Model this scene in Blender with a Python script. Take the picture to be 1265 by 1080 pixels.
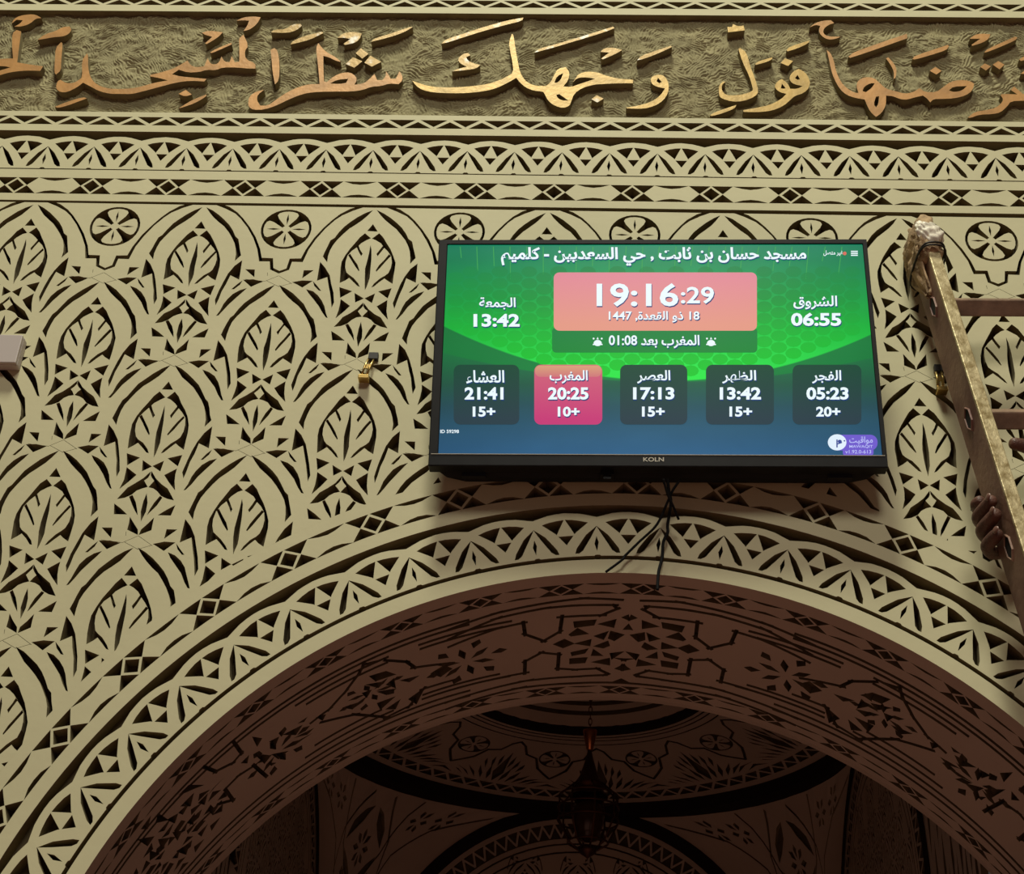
import bpy, bmesh, math, random
from mathutils import Vector, Matrix
from mathutils.geometry import delaunay_2d_cdt
import numpy as np
random.seed(7)
for o in list(bpy.data.objects): bpy.data.objects.remove(o)
SC = bpy.context.scene; COL = SC.collection
PI = math.pi
# ------------------------------------------------------------------ camera
FPX = 1900.0
CAM = np.array([-0.0828, -2.850, 1.55])
PITCH, YAW, ROLL = 0.56339, 0.061028, 0.056126
def cam_axes():
    cp, sp, cy, sy, cr, sr = math.cos(PITCH), math.sin(PITCH), math.cos(YAW), math.sin(YAW), math.cos(ROLL), math.sin(ROLL)
    f = np.array([-sy*cp, cy*cp, sp]); r = np.array([cy, sy, 0.0]); u = np.cross(r, f)
    return r*cr+u*sr, -r*sr+u*cr, f
RT, UP, FW = cam_axes()
cd = bpy.data.cameras.new('camera'); cam = bpy.data.objects.new('camera', cd); COL.objects.link(cam)
cd.sensor_fit = 'HORIZONTAL'; cd.sensor_width = 36; cd.lens = FPX/1265*36; cd.clip_start = 0.05
cam.matrix_world = Matrix(((RT[0], UP[0], -FW[0], CAM[0]), (RT[1], UP[1], -FW[1], CAM[1]), (RT[2], UP[2], -FW[2], CAM[2]), (0, 0, 0, 1)))
SC.camera = cam
# ------------------------------------------------------------------ light and exposure
SC.view_settings.view_transform = 'Standard'; SC.view_settings.look = 'None'
SC.view_settings.exposure = 0.0; SC.view_settings.gamma = 1.0; SC.view_settings.use_curve_mapping = False
wd = bpy.data.worlds.new('hall_air'); SC.world = wd; wd.use_nodes = True
bg = wd.node_tree.nodes['Background']; bg.inputs[0].default_value = (1.0, 0.86, 0.80, 1); bg.inputs[1].default_value = 0.042
def area_light(name, loc, target, size, power, color):
    l = bpy.data.lights.new(name, 'AREA'); l.shape = 'DISK'; l.size = size; l.energy = power; l.color = color
    o = bpy.data.objects.new(name, l); COL.objects.link(o); o.location = loc
    o.rotation_euler = (Vector(target)-Vector(loc)).to_track_quat('-Z', 'Y').to_euler()
    return o
area_light('hall_chandelier_light', (-0.8, -3.5, 10.8), (-0.2, 0, 3.0), 1.6, 550, (1.0, 0.985, 0.80))
area_light('hall_rear_light', (0.5, -7.0, 7.5), (0, -3, 0), 2.0, 210, (1.0, 0.92, 0.80))
# ------------------------------------------------------------------ projection helpers (pixel <-> place)
def ray(u, v):
    d = RT*((u-632.5)/FPX) + UP*((540-v)/FPX) + FW
    return d
def on_wall(u, v, Y=0.0):
    d = ray(u, v); t = (Y-CAM[1])/d[1]; p = CAM+t*d
    return (p[0], p[2])
def to_px(p):
    d = np.array(p)-CAM; w = d@FW
    return np.array([632.5+FPX*(d@RT)/w, 540-FPX*(d@UP)/w])
class Crop:                      # reads coordinates measured in an enlarged piece of the photograph
    def __init__(s, x, y, k): s.x, s.y, s.k = x, y, k
    def px(s, p): return (s.x+p[0]/s.k, s.y+p[1]/s.k)
    def w(s, pts, Y=0.0): return [on_wall(*s.px(p), Y) for p in pts]
# ------------------------------------------------------------------ materials
def lin(c):
    return tuple(((x/255)/12.92 if x/255 <= .04045 else ((x/255+.055)/1.055)**2.4) for x in c)
def material(name, col, rough=.6, metal=0.0, noise=0.0, nscale=8, bump=0.0, bscale=60, spec=.5, col2=None, ramp=(.35, .65)):
    m = bpy.data.materials.new(name); m.use_nodes = True; nt = m.node_tree; b = nt.nodes['Principled BSDF']
    b.inputs['Base Color'].default_value = (*col, 1); b.inputs['Roughness'].default_value = rough
    b.inputs['Metallic'].default_value = metal; b.inputs['Specular IOR Level'].default_value = spec
    tc = nt.nodes.new('ShaderNodeTexCoord')
    if noise or col2:
        n = nt.nodes.new('ShaderNodeTexNoise'); n.inputs['Scale'].default_value = nscale; n.inputs['Detail'].default_value = 6
        nt.links.new(tc.outputs['Object'], n.inputs['Vector'])
        r = nt.nodes.new('ShaderNodeValToRGB'); r.color_ramp.elements[0].position = ramp[0]; r.color_ramp.elements[1].position = ramp[1]
        r.color_ramp.elements[0].color = (*[c*(1-noise) for c in col], 1)
        r.color_ramp.elements[1].color = (*(col2 or [min(1, c*(1+noise)) for c in col]), 1)
        nt.links.new(n.outputs['Fac'], r.inputs['Fac']); nt.links.new(r.outputs['Color'], b.inputs['Base Color'])
    if bump:
        n2 = nt.nodes.new('ShaderNodeTexNoise'); n2.inputs['Scale'].default_value = bscale; n2.inputs['Detail'].default_value = 5
        nt.links.new(tc.outputs['Object'], n2.inputs['Vector'])
        bp = nt.nodes.new('ShaderNodeBump'); bp.inputs['Strength'].default_value = bump; bp.inputs['Distance'].default_value = .004
        nt.links.new(n2.outputs['Fac'], bp.inputs['Height']); nt.links.new(bp.outputs['Normal'], b.inputs['Normal'])
    return m
def emitter(name, col, s=1.0):
    m = bpy.data.materials.new(name); m.use_nodes = True; b = m.node_tree.nodes['Principled BSDF']
    b.inputs['Base Color'].default_value = (.004, .004, .004, 1); b.inputs['Roughness'].default_value = .35; b.inputs['Specular IOR Level'].default_value = .1
    b.inputs['Emission Color'].default_value = (*lin(col), 1); b.inputs['Emission Strength'].default_value = s
    return m
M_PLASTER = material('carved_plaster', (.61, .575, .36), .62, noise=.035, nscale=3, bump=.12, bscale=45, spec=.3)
M_NICHE = material('niche_plaster', (.55, .475, .37), .75, noise=.04, nscale=3, spec=.15)
M_FRIEZE = material('rough_stucco', (.31, .275, .15), .8, noise=.12, nscale=14, spec=.15)
M_GROOVE_SHADE = material('groove_shade_ground', (.115, .092, .05), .9, noise=.15, nscale=20, spec=.1)  # groove floors: shade of the recesses put into the colour
M_CUT = material('raw_cut_shade', (.24, .20, .11), .9, noise=.12, nscale=20, spec=.1)  # recess shade mixed into the cut sides; also unpainted sides of the letters
M_GOLD = material('gold_paint', (.48, .245, .072), .5, metal=.15, noise=.18, nscale=16, bump=.18, bscale=90)
M_GOLDYELLOW = material('yellow_gold_paint', (.50, .33, .088), .45, metal=.2, noise=.2, nscale=16, bump=.2, bscale=90)
M_GOLDWORN = material('worn_gold_paint', (.50, .32, .09), .45, metal=.2, noise=.2, nscale=22, bump=.22, bscale=90, col2=(.58, .54, .46), ramp=(.55, .64))
M_BAND = material('dark_band', (.02, .016, .014), .8, spec=.1)  # near-black strips along the dome rings and niche arches
M_CARPET = material('red_carpet', (.30, .150, .135), .95, noise=.15, nscale=6, spec=.05)
M_BLACK = material('black_plastic', (.007, .0075, .008), .45, noise=.2, nscale=30, spec=.2)
M_BLACKMATT = material('matt_black_plastic', (.008, .009, .009), .6, spec=.2)
M_HOLE = material('vent_black', (.002, .002, .002), .8)
M_CABLE = material('cable_rubber', (.006, .006, .006), .7, spec=.15)
M_SILVER = material('printed_silver', (.55, .52, .42), .4)
M_TRUNK = material('grey_white_plastic', (.52, .46, .43), .45)
M_BRASS = material('brass', (.60, .42, .14), .3, metal=.9)
M_DARKSTEEL = material('dark_steel', (.03, .028, .025), .5, metal=.5)
M_RAIL = material('painted_rail', (.23, .095, .068), .55, metal=.1, noise=.35, nscale=11, bump=.3, bscale=70, col2=(.28, .165, .105))
M_RUNG = material('worn_rung', (.25, .155, .10), .5, metal=.15, noise=.3, nscale=22, bump=.3, bscale=80)
M_RAILEDGE = material('brushed_edge', (.50, .37, .15), .42, metal=.3, noise=.4, nscale=45, bump=.35, bscale=140, col2=(.66, .56, .32))
M_RAG = material('brown_rag', (.42, .29, .16), .9, noise=.35, nscale=30, bump=.8, bscale=120)
M_RAGWHITE = material('white_plastic_wrap', (.80, .74, .60), .4, noise=.15, nscale=25, bump=.6, bscale=60)
M_SKIN = material('brown_skin', (.115, .048, .030), .5, noise=.25, nscale=60, bump=.5, bscale=220)
M_NAIL = material('nail', (.20, .10, .072), .35)
M_SLEEVE = material('dark_sleeve', (.05, .05, .06), .9)
M_COPPER = material('copper', (.62, .24, .10), .25, metal=1.0)
M_COPPERDARK = material('aged_copper', (.10, .045, .025), .45, metal=.8)
M_AMBER = material('amber_glass', (.05, .022, .01), .15)
M_BOUNCE_SOAK = material('bounce_soak', (.05, .06, .05), .4)  # for unseen panels added to soak up light inside the niche
# ------------------------------------------------------------------ object helpers
def link(name, me, m=None, parent=None):
    o = bpy.data.objects.new(name, me); COL.objects.link(o)
    if m is not None and hasattr(me, 'materials') and len(me.materials) == 0: me.materials.append(m)
    if parent: o.parent = parent
    return o
def mesh_obj(name, vs, fs, m=None, parent=None, smooth=False, kind=None):
    me = bpy.data.meshes.new(name); me.from_pydata([tuple(map(float, v)) for v in vs], [], fs); me.update()
    if smooth: me.shade_smooth()
    o = link(name, me, m, parent)
    if kind: o['kind'] = kind
    return o
def bm_obj(name, bm, m=None, parent=None, smooth=False, kind=None):
    me = bpy.data.meshes.new(name); bmesh.ops.recalc_face_normals(bm, faces=bm.faces); bm.to_mesh(me); bm.free()
    if smooth: me.shade_smooth()
    o = link(name, me, m, parent)
    if kind: o['kind'] = kind
    return o
def tag(o, label, cat, group=None):
    o['label'] = label; o['category'] = cat
    if group: o['group'] = group
    return o
def empty(name, loc, label=None, cat=None, group=None, rot=None):
    o = bpy.data.objects.new(name, None); COL.objects.link(o); o.location = loc; o.empty_display_size = .05
    if rot is not None: o.rotation_euler = rot
    if label: tag(o, label, cat, group)
    return o
def box(bm, c, s, mat=None):
    r = bmesh.ops.create_cube(bm, size=1); M = Matrix.Diagonal((*s, 1)); M.translation = c
    if mat is not None: M = mat @ M
    bmesh.ops.transform(bm, matrix=M, verts=r['verts']); return r['verts']
def tube(bm, pts, rad, n=8, cap=True):
    pts = [Vector(p) for p in pts]; rings = []
    rads = rad if isinstance(rad, (list, tuple)) else [rad]*len(pts)
    a = None
    for i, p in enumerate(pts):
        t = (pts[min(i+1, len(pts)-1)]-pts[max(i-1, 0)]).normalized()
        if a is None: a = t.orthogonal().normalized()
        a = (a-t*a.dot(t)).normalized(); b = t.cross(a)
        rings.append([bm.verts.new(p+(a*math.cos(2*PI*k/n)+b*math.sin(2*PI*k/n))*rads[i]) for k in range(n)])
    for r0, r1 in zip(rings, rings[1:]):
        for k in range(n): bm.faces.new((r0[k], r0[(k+1) % n], r1[(k+1) % n], r1[k]))
    if cap: bm.faces.new(rings[0][::-1]); bm.faces.new(rings[-1])
def lathe(bm, prof, c, n=20):
    rings = [[bm.verts.new((c[0]+r*math.cos(2*PI*k/n), c[1]+r*math.sin(2*PI*k/n), c[2]+z)) for k in range(n)] for r, z in prof]
    for r0, r1 in zip(rings, rings[1:]):
        for k in range(n): bm.faces.new((r0[k], r0[(k+1) % n], r1[(k+1) % n], r1[k]))
def bevel(o, w, seg=2):
    md = o.modifiers.new('bevel', 'BEVEL'); md.width = w; md.segments = seg; md.limit_method = 'ANGLE'; return o
# ------------------------------------------------------------------ carving: a sheet with cut-outs of real depth
def area2(p): return sum(p[i][0]*p[(i+1) % len(p)][1]-p[(i+1) % len(p)][0]*p[i][1] for i in range(len(p)))
def ccw(p): return list(p) if area2(p) > 0 else list(p)[::-1]
def mirror(p, ax): return [(2*ax-x, z) for x, z in p]
def shift(p, dx, dz): return [(x+dx, z+dz) for x, z in p]
def jitter(p, a): return [(x+random.uniform(-a, a), z+random.uniform(-a, a)) for x, z in p]
def subdiv(p, L, closed=True):
    out = []
    for i in range(len(p) if closed else len(p)-1):
        a, b = p[i], p[(i+1) % len(p)]; n = max(1, math.ceil(math.hypot(a[0]-b[0], a[1]-b[1])/L))
        out += [(a[0]+(b[0]-a[0])*k/n, a[1]+(b[1]-a[1])*k/n) for k in range(n)]
    if not closed: out.append(p[-1])
    return out
def stroke(pts, w, close=False):     # a thin groove along a line
    out = []
    for (a, b) in zip(pts, pts[1:]):
        d = Vector((b[0]-a[0], b[1]-a[1]));
        if d.length < 1e-6: continue
        n = Vector((-d.y, d.x)).normalized()*w/2; e = d.normalized()*w*.35
        out.append([(a[0]-e.x+n.x, a[1]-e.y+n.y), (a[0]-e.x-n.x, a[1]-e.y-n.y), (b[0]+e.x-n.x, b[1]+e.y-n.y), (b[0]+e.x+n.x, b[1]+e.y+n.y)])
    return out
def carve(name, region, layers, fmap, depth, m, step=None, steiner=None, parent=None, kind='structure', backing=True, rim=True, ground=None, side=None):
    """region: outline; layers: list of (level, is_hole, polygon); the highest level over a spot decides."""
    vs, fs, info = [], [], []
    xs = [p[0] for p in region]; zs = [p[1] for p in region]; bb = (min(xs), max(xs), min(zs), max(zs))
    def add(p, inf):
        p = ccw(p)
        if step: p = subdiv(p, step)
        b = len(vs); vs.extend(Vector(q) for q in p); fs.append(list(range(b, len(vs)))); info.append(inf)
    add(region, None)
    for lv, hole, p in layers:
        px = [q[0] for q in p]; pz = [q[1] for q in p]
        if max(px) < bb[0] or min(px) > bb[1] or max(pz) < bb[2] or min(pz) > bb[3]: continue
        if abs(area2(p)) < 1e-7: continue
        add(p, (lv, hole))
    if steiner:
        nx = int((bb[1]-bb[0])/steiner); nz = int((bb[3]-bb[2])/steiner)
        for i in range(1, nx):
            for j in range(1, nz):
                vs.append(Vector((bb[0]+(i+.013*(j % 3))*(bb[1]-bb[0])/nx, bb[2]+(j+.017*(i % 5))*(bb[3]-bb[2])/nz)))
    rv, re, rf, ov, oe, of = delaunay_2d_cdt(vs, [], fs, 0, 1e-5, True)
    kinds = []
    for k in of:
        if 0 not in k: kinds.append(None); continue
        best = (-1, False)
        for i in k:
            if i and info[i] and info[i][0] >= best[0]: best = info[i]
        kinds.append(best[1])
    V, F, idx, MI = [], [], {}, []
    mats = [m]+[x for x in (ground, side) if x]; gi = 1 if ground else 0; si = len(mats)-1 if side else 0
    def vert(i, d):
        if (i, d) not in idx:
            idx[(i, d)] = len(V); V.append(fmap(rv[i][0], rv[i][1], depth if d else 0.0))
        return idx[(i, d)]
    em = {}
    for f, kd in zip(rf, kinds):
        if kd is None: continue
        if kd and not backing: pass
        else: F.append([vert(i, kd) for i in f]); MI.append(gi if kd else 0)
        for a, b in zip(f, f[1:]+f[:1]): em[(a, b)] = kd
    for (a, b), kd in em.items():
        o = em.get((b, a), None)
        if kd is False and (o is True or (o is None and rim)):
            F.append([vert(b, False), vert(a, False), vert(a, True), vert(b, True)]); MI.append(si)
    o = mesh_obj(name, V, F, m, parent, kind=kind)
    for x in mats[1:]: o.data.materials.append(x)
    if len(mats) > 1: o.data.polygons.foreach_set('material_index', MI)
    return o
flat = lambda x, z, d: (x, d, z)
# slight hand-made slope of the horizontal bands
TILT = .0024
def tilted(x, z, d): return (x, d, z+TILT*x)
# ------------------------------------------------------------------ the lattice motif, read from one cell of the wall
P, Q = .42, .23574
ACX, ACZ, ARR = 0.0, 1.92278, 1.10399
XO = -1.24996-.00103; Z0 = 3.98668          # lancet apex (rosette column 0, row 0)
ROSZ = Z0-.0543
A_ = Crop(235, 340, 9.818); C_ = Crop(235, 440, 9.818); D_ = Crop(335, 440, 9.818); E_ = Crop(250, 500, 9.0); G_ = Crop(290, 240, 8.308)
def cell(k, j): return (k*P+XO, Z0-j*Q)
def rel(cr, pts, k, j):
    cx, cz = cell(k, j); return [(x-cx, z-cz) for x, z in cr.w(pts)]
half = []      # (polygon relative to the apex, set) ; mirrored later
def H(cr, k, j, pts, both=True, grp='main'): half.append((rel(cr, pts, k, j), both, grp))
H(A_, 1, 1, [(1030,120),(930,160),(830,215),(740,275),(660,335),(590,410),(530,480),(480,515),(440,590),(405,660),(372,722),(425,798),(440,720),(470,640),(510,570),(570,500),(640,430),(720,360),(800,310),(890,250),(960,190)])
H(A_, 1, 1, [(1022,305),(945,395),(1077,400)], False)
H(A_, 1, 1, [(917,420),(850,470),(790,540),(720,620),(660,700),(610,790),(590,870),(580,960),(570,1065),(640,1030),(690,1000),(740,1050),(790,1110),(820,1120),(800,1070),(745,1000),(690,960),(660,930),(648,860),(655,790),(685,710),(740,650),(800,605),(860,550),(930,510),(985,490)])
H(A_, 1, 1, [(798,595),(825,580),(845,630),(872,690),(850,718),(830,670)])
H(A_, 1, 1, [(690,705),(715,685),(760,760),(800,830),(822,900),(812,915),(770,850),(730,775)])
H(A_, 1, 1, [(972,575),(947,690),(915,800),(893,880),(882,980),(880,1080),(882,1165),(900,1120),(930,1050),(942,1000),(957,900),(975,760),(980,640)], False)
H(C_, 1, 1, [(562,140),(720,190),(570,275)])
H(C_, 1, 1, [(570,295),(685,380),(600,460),(495,545),(540,440),(560,360)])
H(C_, 1, 1, [(752,215),(862,285),(750,340)])
H(C_, 1, 1, [(860,340),(770,420),(680,478),(590,525),(530,590),(472,655),(560,640),(640,610),(700,560),(760,535),(832,522),(800,480),(778,450),(820,415),(862,385)])
H(C_, 1, 1, [(612,628),(650,612),(690,690),(712,770),(720,840),(690,790),(650,720)])
H(C_, 1, 1, [(838,590),(852,700),(838,800),(785,915),(778,800),(802,680)], False)
H(C_, 1, 1, [(437,705),(520,765),(600,830),(445,825)])
H(C_, 1, 1, [(632,855),(680,930),(730,1000),(745,1065),(610,1000),(622,930)])
H(E_, 1, 3, [(145,355),(262,360),(250,460)], grp='low')
H(E_, 1, 3, [(118,492),(240,488),(355,515),(290,545),(210,582)], grp='low')
H(A_, 1, 1, [(690,155),(600,180),(520,225),(450,290),(405,350),(360,430),(313,495),(340,490),(400,430),(470,350),(560,270),(640,205)], grp='low')
H(A_, 1, 1, [(635,60),(570,110),(500,170),(530,170),(600,115)], grp='low')
H(D_, 1.5, 2, [(568,-167),(540,83),(425,25),(375,140),(325,240),(290,340),(255,425),(243,350),(290,225),(345,110),(400,5),(480,-95)], grp='low')
LINES = []
for a, b in (((370,515),(540,443)), ((400,508),(545,582)), ((700,545),(545,443)), ((690,540),(540,582)), ((145,485),(370,512)), ((410,400),(408,440))):
    for q in stroke(rel(E_, [a, b], 1, 3), .0009): LINES.append(q)
def clamp_axis(p):       # keep a half-motif on its own side
    return [(min(x, -.0006), z) for x, z in p]
MOTIF = []
for p, both, g in half:
    if both:
        p = clamp_axis(p); MOTIF.append((p, g)); MOTIF.append((mirror(p, 0), g))
    else:
        mx = (max(x for x, z in p)+min(x for x, z in p))/2
        # straighten the centre pieces about the axis
        zt = max(p, key=lambda q: q[1]); zb = min(p, key=lambda q: q[1])
        q2 = []
        for x, z in p:
            t = (z-zb[1])/max(1e-6, zt[1]-zb[1])
            ax = zb[0]+(zt[0]-zb[0])*t if (zt[1]-zb[1]) > .03 else mx
            q2.append((x-ax if (zt[1]-zb[1]) > .03 else x-mx, z))
        if (zt[1]-zb[1]) > .03:
            mm = (max(x for x, z in q2)+min(x for x, z in q2))/2; q2 = [(x-mm*(1-abs(2*((z-zb[1])/(zt[1]-zb[1]))-1)), z) for x, z in q2]
        MOTIF.append((q2, g))
layers = []
J = .0007
for j in range(0, 10):
    for kk in range(-3, 10):
        k = kk+(.5 if j % 2 == 0 else 0)
        cx, cz = cell(k, j)
        if abs(cx) > 2.05: continue
        for p, g in MOTIF:
            if g == 'low' and j == 0: continue
            layers.append((1, True, jitter(shift(p, cx, cz), J)))
        if j:
            for p in LINES: layers.append((1, True, shift(p, cx, cz)))
# rosette panels of the top row
def circle(cx, cz, r, n=28, r2=None): return [(cx+r*math.cos(2*PI*i/n), cz+(r2 or r)*math.sin(2*PI*i/n)) for i in range(n)]
def rosette(cx, cz, R, lv=2, rot=0.0, np_=4):
    L = [(lv, True, circle(cx, cz, R, 30))]
    for q in range(np_):
        a = rot+q*2*PI/np_; wq = .42 if np_ == 4 else .33
        pet = [(.10, .03), (.30, wq*.42), (.52, wq*.82), (.70, wq*1.0), (.81, wq*.86), (.88, wq*.45), (.90, 0)]
        pet = pet+[(r, -w) for r, w in pet[::-1][1:]]
        L.append((lv+1, False, [(cx+R*(r*math.cos(a)-w*math.sin(a)), cz+R*(r*math.sin(a)+w*math.cos(a))) for r, w in pet]))
        vein = [(.22, 0), (.5, .045), (.78, 0), (.5, -.045)]
        L.append((lv+2, True, [(cx+R*(r*math.cos(a)-w*math.sin(a)), cz+R*(r*math.sin(a)+w*math.cos(a))) for r, w in vein]))
    L.append((lv+1, False, circle(cx, cz, R*.17, 10)))
    return L
gb = []
for x, z in G_.w([(-215,100),(-90,150),(5,200),(60,250),(130,340),(190,450),(232,560),(248,690),(360,690),(362,772),(470,814),(470,788),(396,758),(394,657),(278,652),(262,560),(213,438),(153,336),(88,250),(30,188),(-55,130),(-145,96)]):
    gb.append((min(x-cell(0, 0)[0]-P, -.0), z-ROSZ))
for k in range(-2, 9):
    cx = cell(k, 0)[0]
    if abs(cx) > 2.1: continue
    layers += rosette(cx, ROSZ+.0004, .0615)
    layers += [(1, True, jitter(shift(gb, cx, ROSZ), .0004)), (1, True, jitter(shift(mirror(gb, 0), cx, ROSZ), .0004))]
def arc(cx, cz, r, a0, a1, n): return [(cx+r*math.sin(a0+(a1-a0)*i/n), cz+r*math.cos(a0+(a1-a0)*i/n)) for i in range(n+1)]
RAD_OUT = 1.372; ZBAND = 4.0085
layers.append((1, True, [(-2.2, ZBAND-.0035), (2.2, ZBAND-.0035), (2.2, ZBAND+.1), (-2.2, ZBAND+.1)]))
XW = 2.0
region = [(-XW, ZBAND+.0065), (-XW, ACZ)]+arc(0, ACZ, RAD_OUT, -PI/2, PI/2, 120)+[(XW, ACZ), (XW, ZBAND+.0065)]
carve('wall_front', region, layers, flat, .034, M_PLASTER, ground=M_GROOVE_SHADE, side=M_CUT)
# ------------------------------------------------------------------ repeat units of the borders
def scallop(n0, n1):
    L = []
    up = [(-.58,0),(-.565,.08),(-.534,.2),(-.34,.53),(-.144,.75),(0,.875),(.25,.965),(.38,.985),(.5,.995)]
    dn = [(.5,.84),(.38,.83),(.25,.80),(.11,.745),(0,.67),(-.175,.47),(-.34,.17),(-.385,0)]
    upr = [(1-x, t) for x, t in up[::-1][1:]]; dnr = [(1-x, t) for x, t in dn[::-1][:-1]]
    for k in range(n0, n1):
        L.append((2, False, [(x+k, t) for x, t in up+upr+dnr+dn]))
        L.append((2, False, [(k+.5, .86), (k+.345, .465), (k+.655, .465)]))
        L.append((2, False, [(k, .66), (k+.10, .42), (k+.24, .12), (k+.34, .03), (k-.34, .03), (k-.24, .12), (k-.10, .42)]))
        L.append((4, True, [(k-.01, .44), (k+.02, .3), (k-.012, .10), (k-.05, .27)]))
    L.append((2, False, [(n0-1, -.01), (n1+1, -.01), (n1+1, .055), (n0-1, .055)]))
    for k in range(n0, n1):
        L.append((5, True, [(k-.10, -.05), (k+.10, -.05), (k+.03, .02), (k-.03, .02)]))
    return L
def chain(n0, n1, w=.145, wi=.108):
    L = []
    for k in range(n0, n1):
        L.append((2, False, [(k-w-.004, .5), (k, -.02), (k+w+.004, .5), (k, 1.02)]))
        L.append((3, True, [(k-wi, .5), (k, .12), (k+wi, .5), (k, .88)]))
        b = [(.143,.5),(.28,1.0),(.40,.85),(.5,.8),(.60,.85),(.72,1.0),(.857,.5),(.72,0),(.6,.15),(.5,.19),(.4,.15),(.28,0)]
        L.append((2, False, [(k+x, t) for x, t in b]))
    return L
def zigzag(n0, n1, th=.24):
    L = []
    for k in range(n0, n1):
        L.append((2, False, [(k-.5, -.02), (k-.5+.07, -.02), (k, 1.0-th), (k+.43, -.02), (k+.5, -.02), (k+.5, th-.05), (k+.06, 1.02), (k-.06, 1.02), (k-.5, th-.05)]))
    return L
def place(unit, per, s0, z0, z1): return [(lv, h, jitter([(s0+x*per, z0+t*(z1-z0)) for x, t in p], .0004)) for lv, h, p in unit]
def phase(points):      # period and phase of a repeat from measured pixels
    xs = [on_wall(*p)[0] for p in points]; return xs
# horizontal borders, bottom to top: (z0, z1)
XB = 2.0
def band_rect(z0, z1): return [(-XB, z0), (XB, z0), (XB, z1), (-XB, z1)]
xa, xb = on_wall(335/2.875, 520/2.875)[0], on_wall(825+1165/2.875, 565/2.875)[0]
nsc = round((xb-xa)/.1173); psc = (xb-xa)/nsc
xa2, xb2 = on_wall(325/2.875, 660/2.875)[0], on_wall(825+1003/2.875, 703/2.875)[0]
ndi = round((xb2-xa2)/.1916); pdi = (xb2-xa2)/ndi
xa3, xb3 = on_wall(145/2.875, 425/2.875)[0], on_wall(825+1070/2.875, 470/2.875)[0]
nzz = round((xb3-xa3)/.0797); pzz = (xb3-xa3)/nzz
xa4, xb4 = on_wall(1115+205/7.2, 75/7.2)[0], on_wall(1115+795/7.2, 75/7.2)[0]; pz4 = (xb4-xa4)/2
Lr = [(1, True, band_rect(4.038, 4.0895))]+place(chain(-8, 22), pdi, xa2, 4.038, 4.0895)
carve('trim_1', band_rect(4.0155, 4.117), Lr, tilted, .032, M_PLASTER, ground=M_GROOVE_SHADE, side=M_CUT)
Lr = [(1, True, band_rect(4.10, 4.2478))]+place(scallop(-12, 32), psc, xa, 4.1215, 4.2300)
carve('trim_2', band_rect(4.117, 4.2478), Lr, tilted, .034, M_PLASTER, ground=M_GROOVE_SHADE, side=M_CUT)
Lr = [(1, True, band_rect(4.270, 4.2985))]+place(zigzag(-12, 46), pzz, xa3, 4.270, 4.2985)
carve('trim_3', band_rect(4.2478, 4.315), Lr, tilted, .034, M_PLASTER, ground=M_GROOVE_SHADE, side=M_CUT)
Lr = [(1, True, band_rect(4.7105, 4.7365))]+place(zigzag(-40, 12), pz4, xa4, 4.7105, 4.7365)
carve('trim_4', [(-XB, 4.687), (XB, 4.687), (XB, 7.0), (-XB, 7.0)], Lr, tilted, .034, M_PLASTER, ground=M_GROOVE_SHADE, side=M_CUT)
# ------------------------------------------------------------------ frieze ground: hand-gouged stucco
def vnoise(x, z, seed):
    rs = np.random.RandomState(seed); T = rs.rand(256, 256)
    xi = np.floor(x).astype(int); zi = np.floor(z).astype(int); fx = x-xi; fz = z-zi
    fx = fx*fx*(3-2*fx); fz = fz*fz*(3-2*fz)
    g = lambda a, b: T[a % 256, b % 256]
    return (g(xi, zi)*(1-fx)+g(xi+1, zi)*fx)*(1-fz)+(g(xi, zi+1)*(1-fx)+g(xi+1, zi+1)*fx)*fz
def frieze():
    x0, x1, z0, z1 = -1.75, 1.75, 4.300, 4.700; st = .0016
    nx = int((x1-x0)/st); nz = int((z1-z0)/st)
    X, Z = np.meshgrid(np.linspace(x0, x1, nx), np.linspace(z0, z1, nz), indexing='ij')
    ang = (vnoise(X/.09, Z/.09, 1)-.5)*2.6+.35
    wx = X+.020*(vnoise(X/.035, Z/.03, 2)-.5); wz = Z+.020*(vnoise(X/.035, Z/.03, 3)-.5)
    pert = 1.5*vnoise(X/.05, Z/.05, 1)+1.3*vnoise(X/.012, Z/.014, 4)
    fold = lambda ph: np.sqrt(np.abs((ph % 1.0)-.5)*2)
    mask = np.clip((vnoise(X/.055, Z/.045, 11)-.42)*7, 0, 1); mask2 = np.clip((vnoise(X/.05, Z/.05, 12)-.58)*7, 0, 1)
    rid = fold((wx*.42+wz)/.0082+pert)*mask+fold((-wx*.75+wz*.7)/.0085+pert)*(1-mask)
    rid = rid*(1-mask2)+fold((wx*1.0+wz*.35)/.0085+pert)*mask2
    amp = .25+1.0*vnoise(X/.016, Z/.012, 5)
    h = .0058*rid*amp+.005*vnoise(X/.03, Z/.03, 6)+.0012*vnoise(X/.005, Z/.005, 8)
    Y = .0255-h
    V = np.stack([X, Y, Z+TILT*X], -1).reshape(-1, 3)
    i = np.arange(nx-1)[:, None]*nz+np.arange(nz-1)[None, :]
    F = np.stack([i, i+nz, i+nz+1, i+1], -1).reshape(-1, 4)
    me = bpy.data.meshes.new('wall_frieze'); me.vertices.add(len(V)); me.vertices.foreach_set('co', V.ravel())
    me.loops.add(F.size); me.loops.foreach_set('vertex_index', F.ravel().astype(np.int32))
    me.polygons.add(len(F)); me.polygons.foreach_set('loop_start', np.arange(0, F.size, 4, dtype=np.int32))
    me.update(calc_edges=True); me.shade_smooth()
    o = link('trim_5', me, M_FRIEZE); o['kind'] = 'structure'
frieze()
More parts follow.
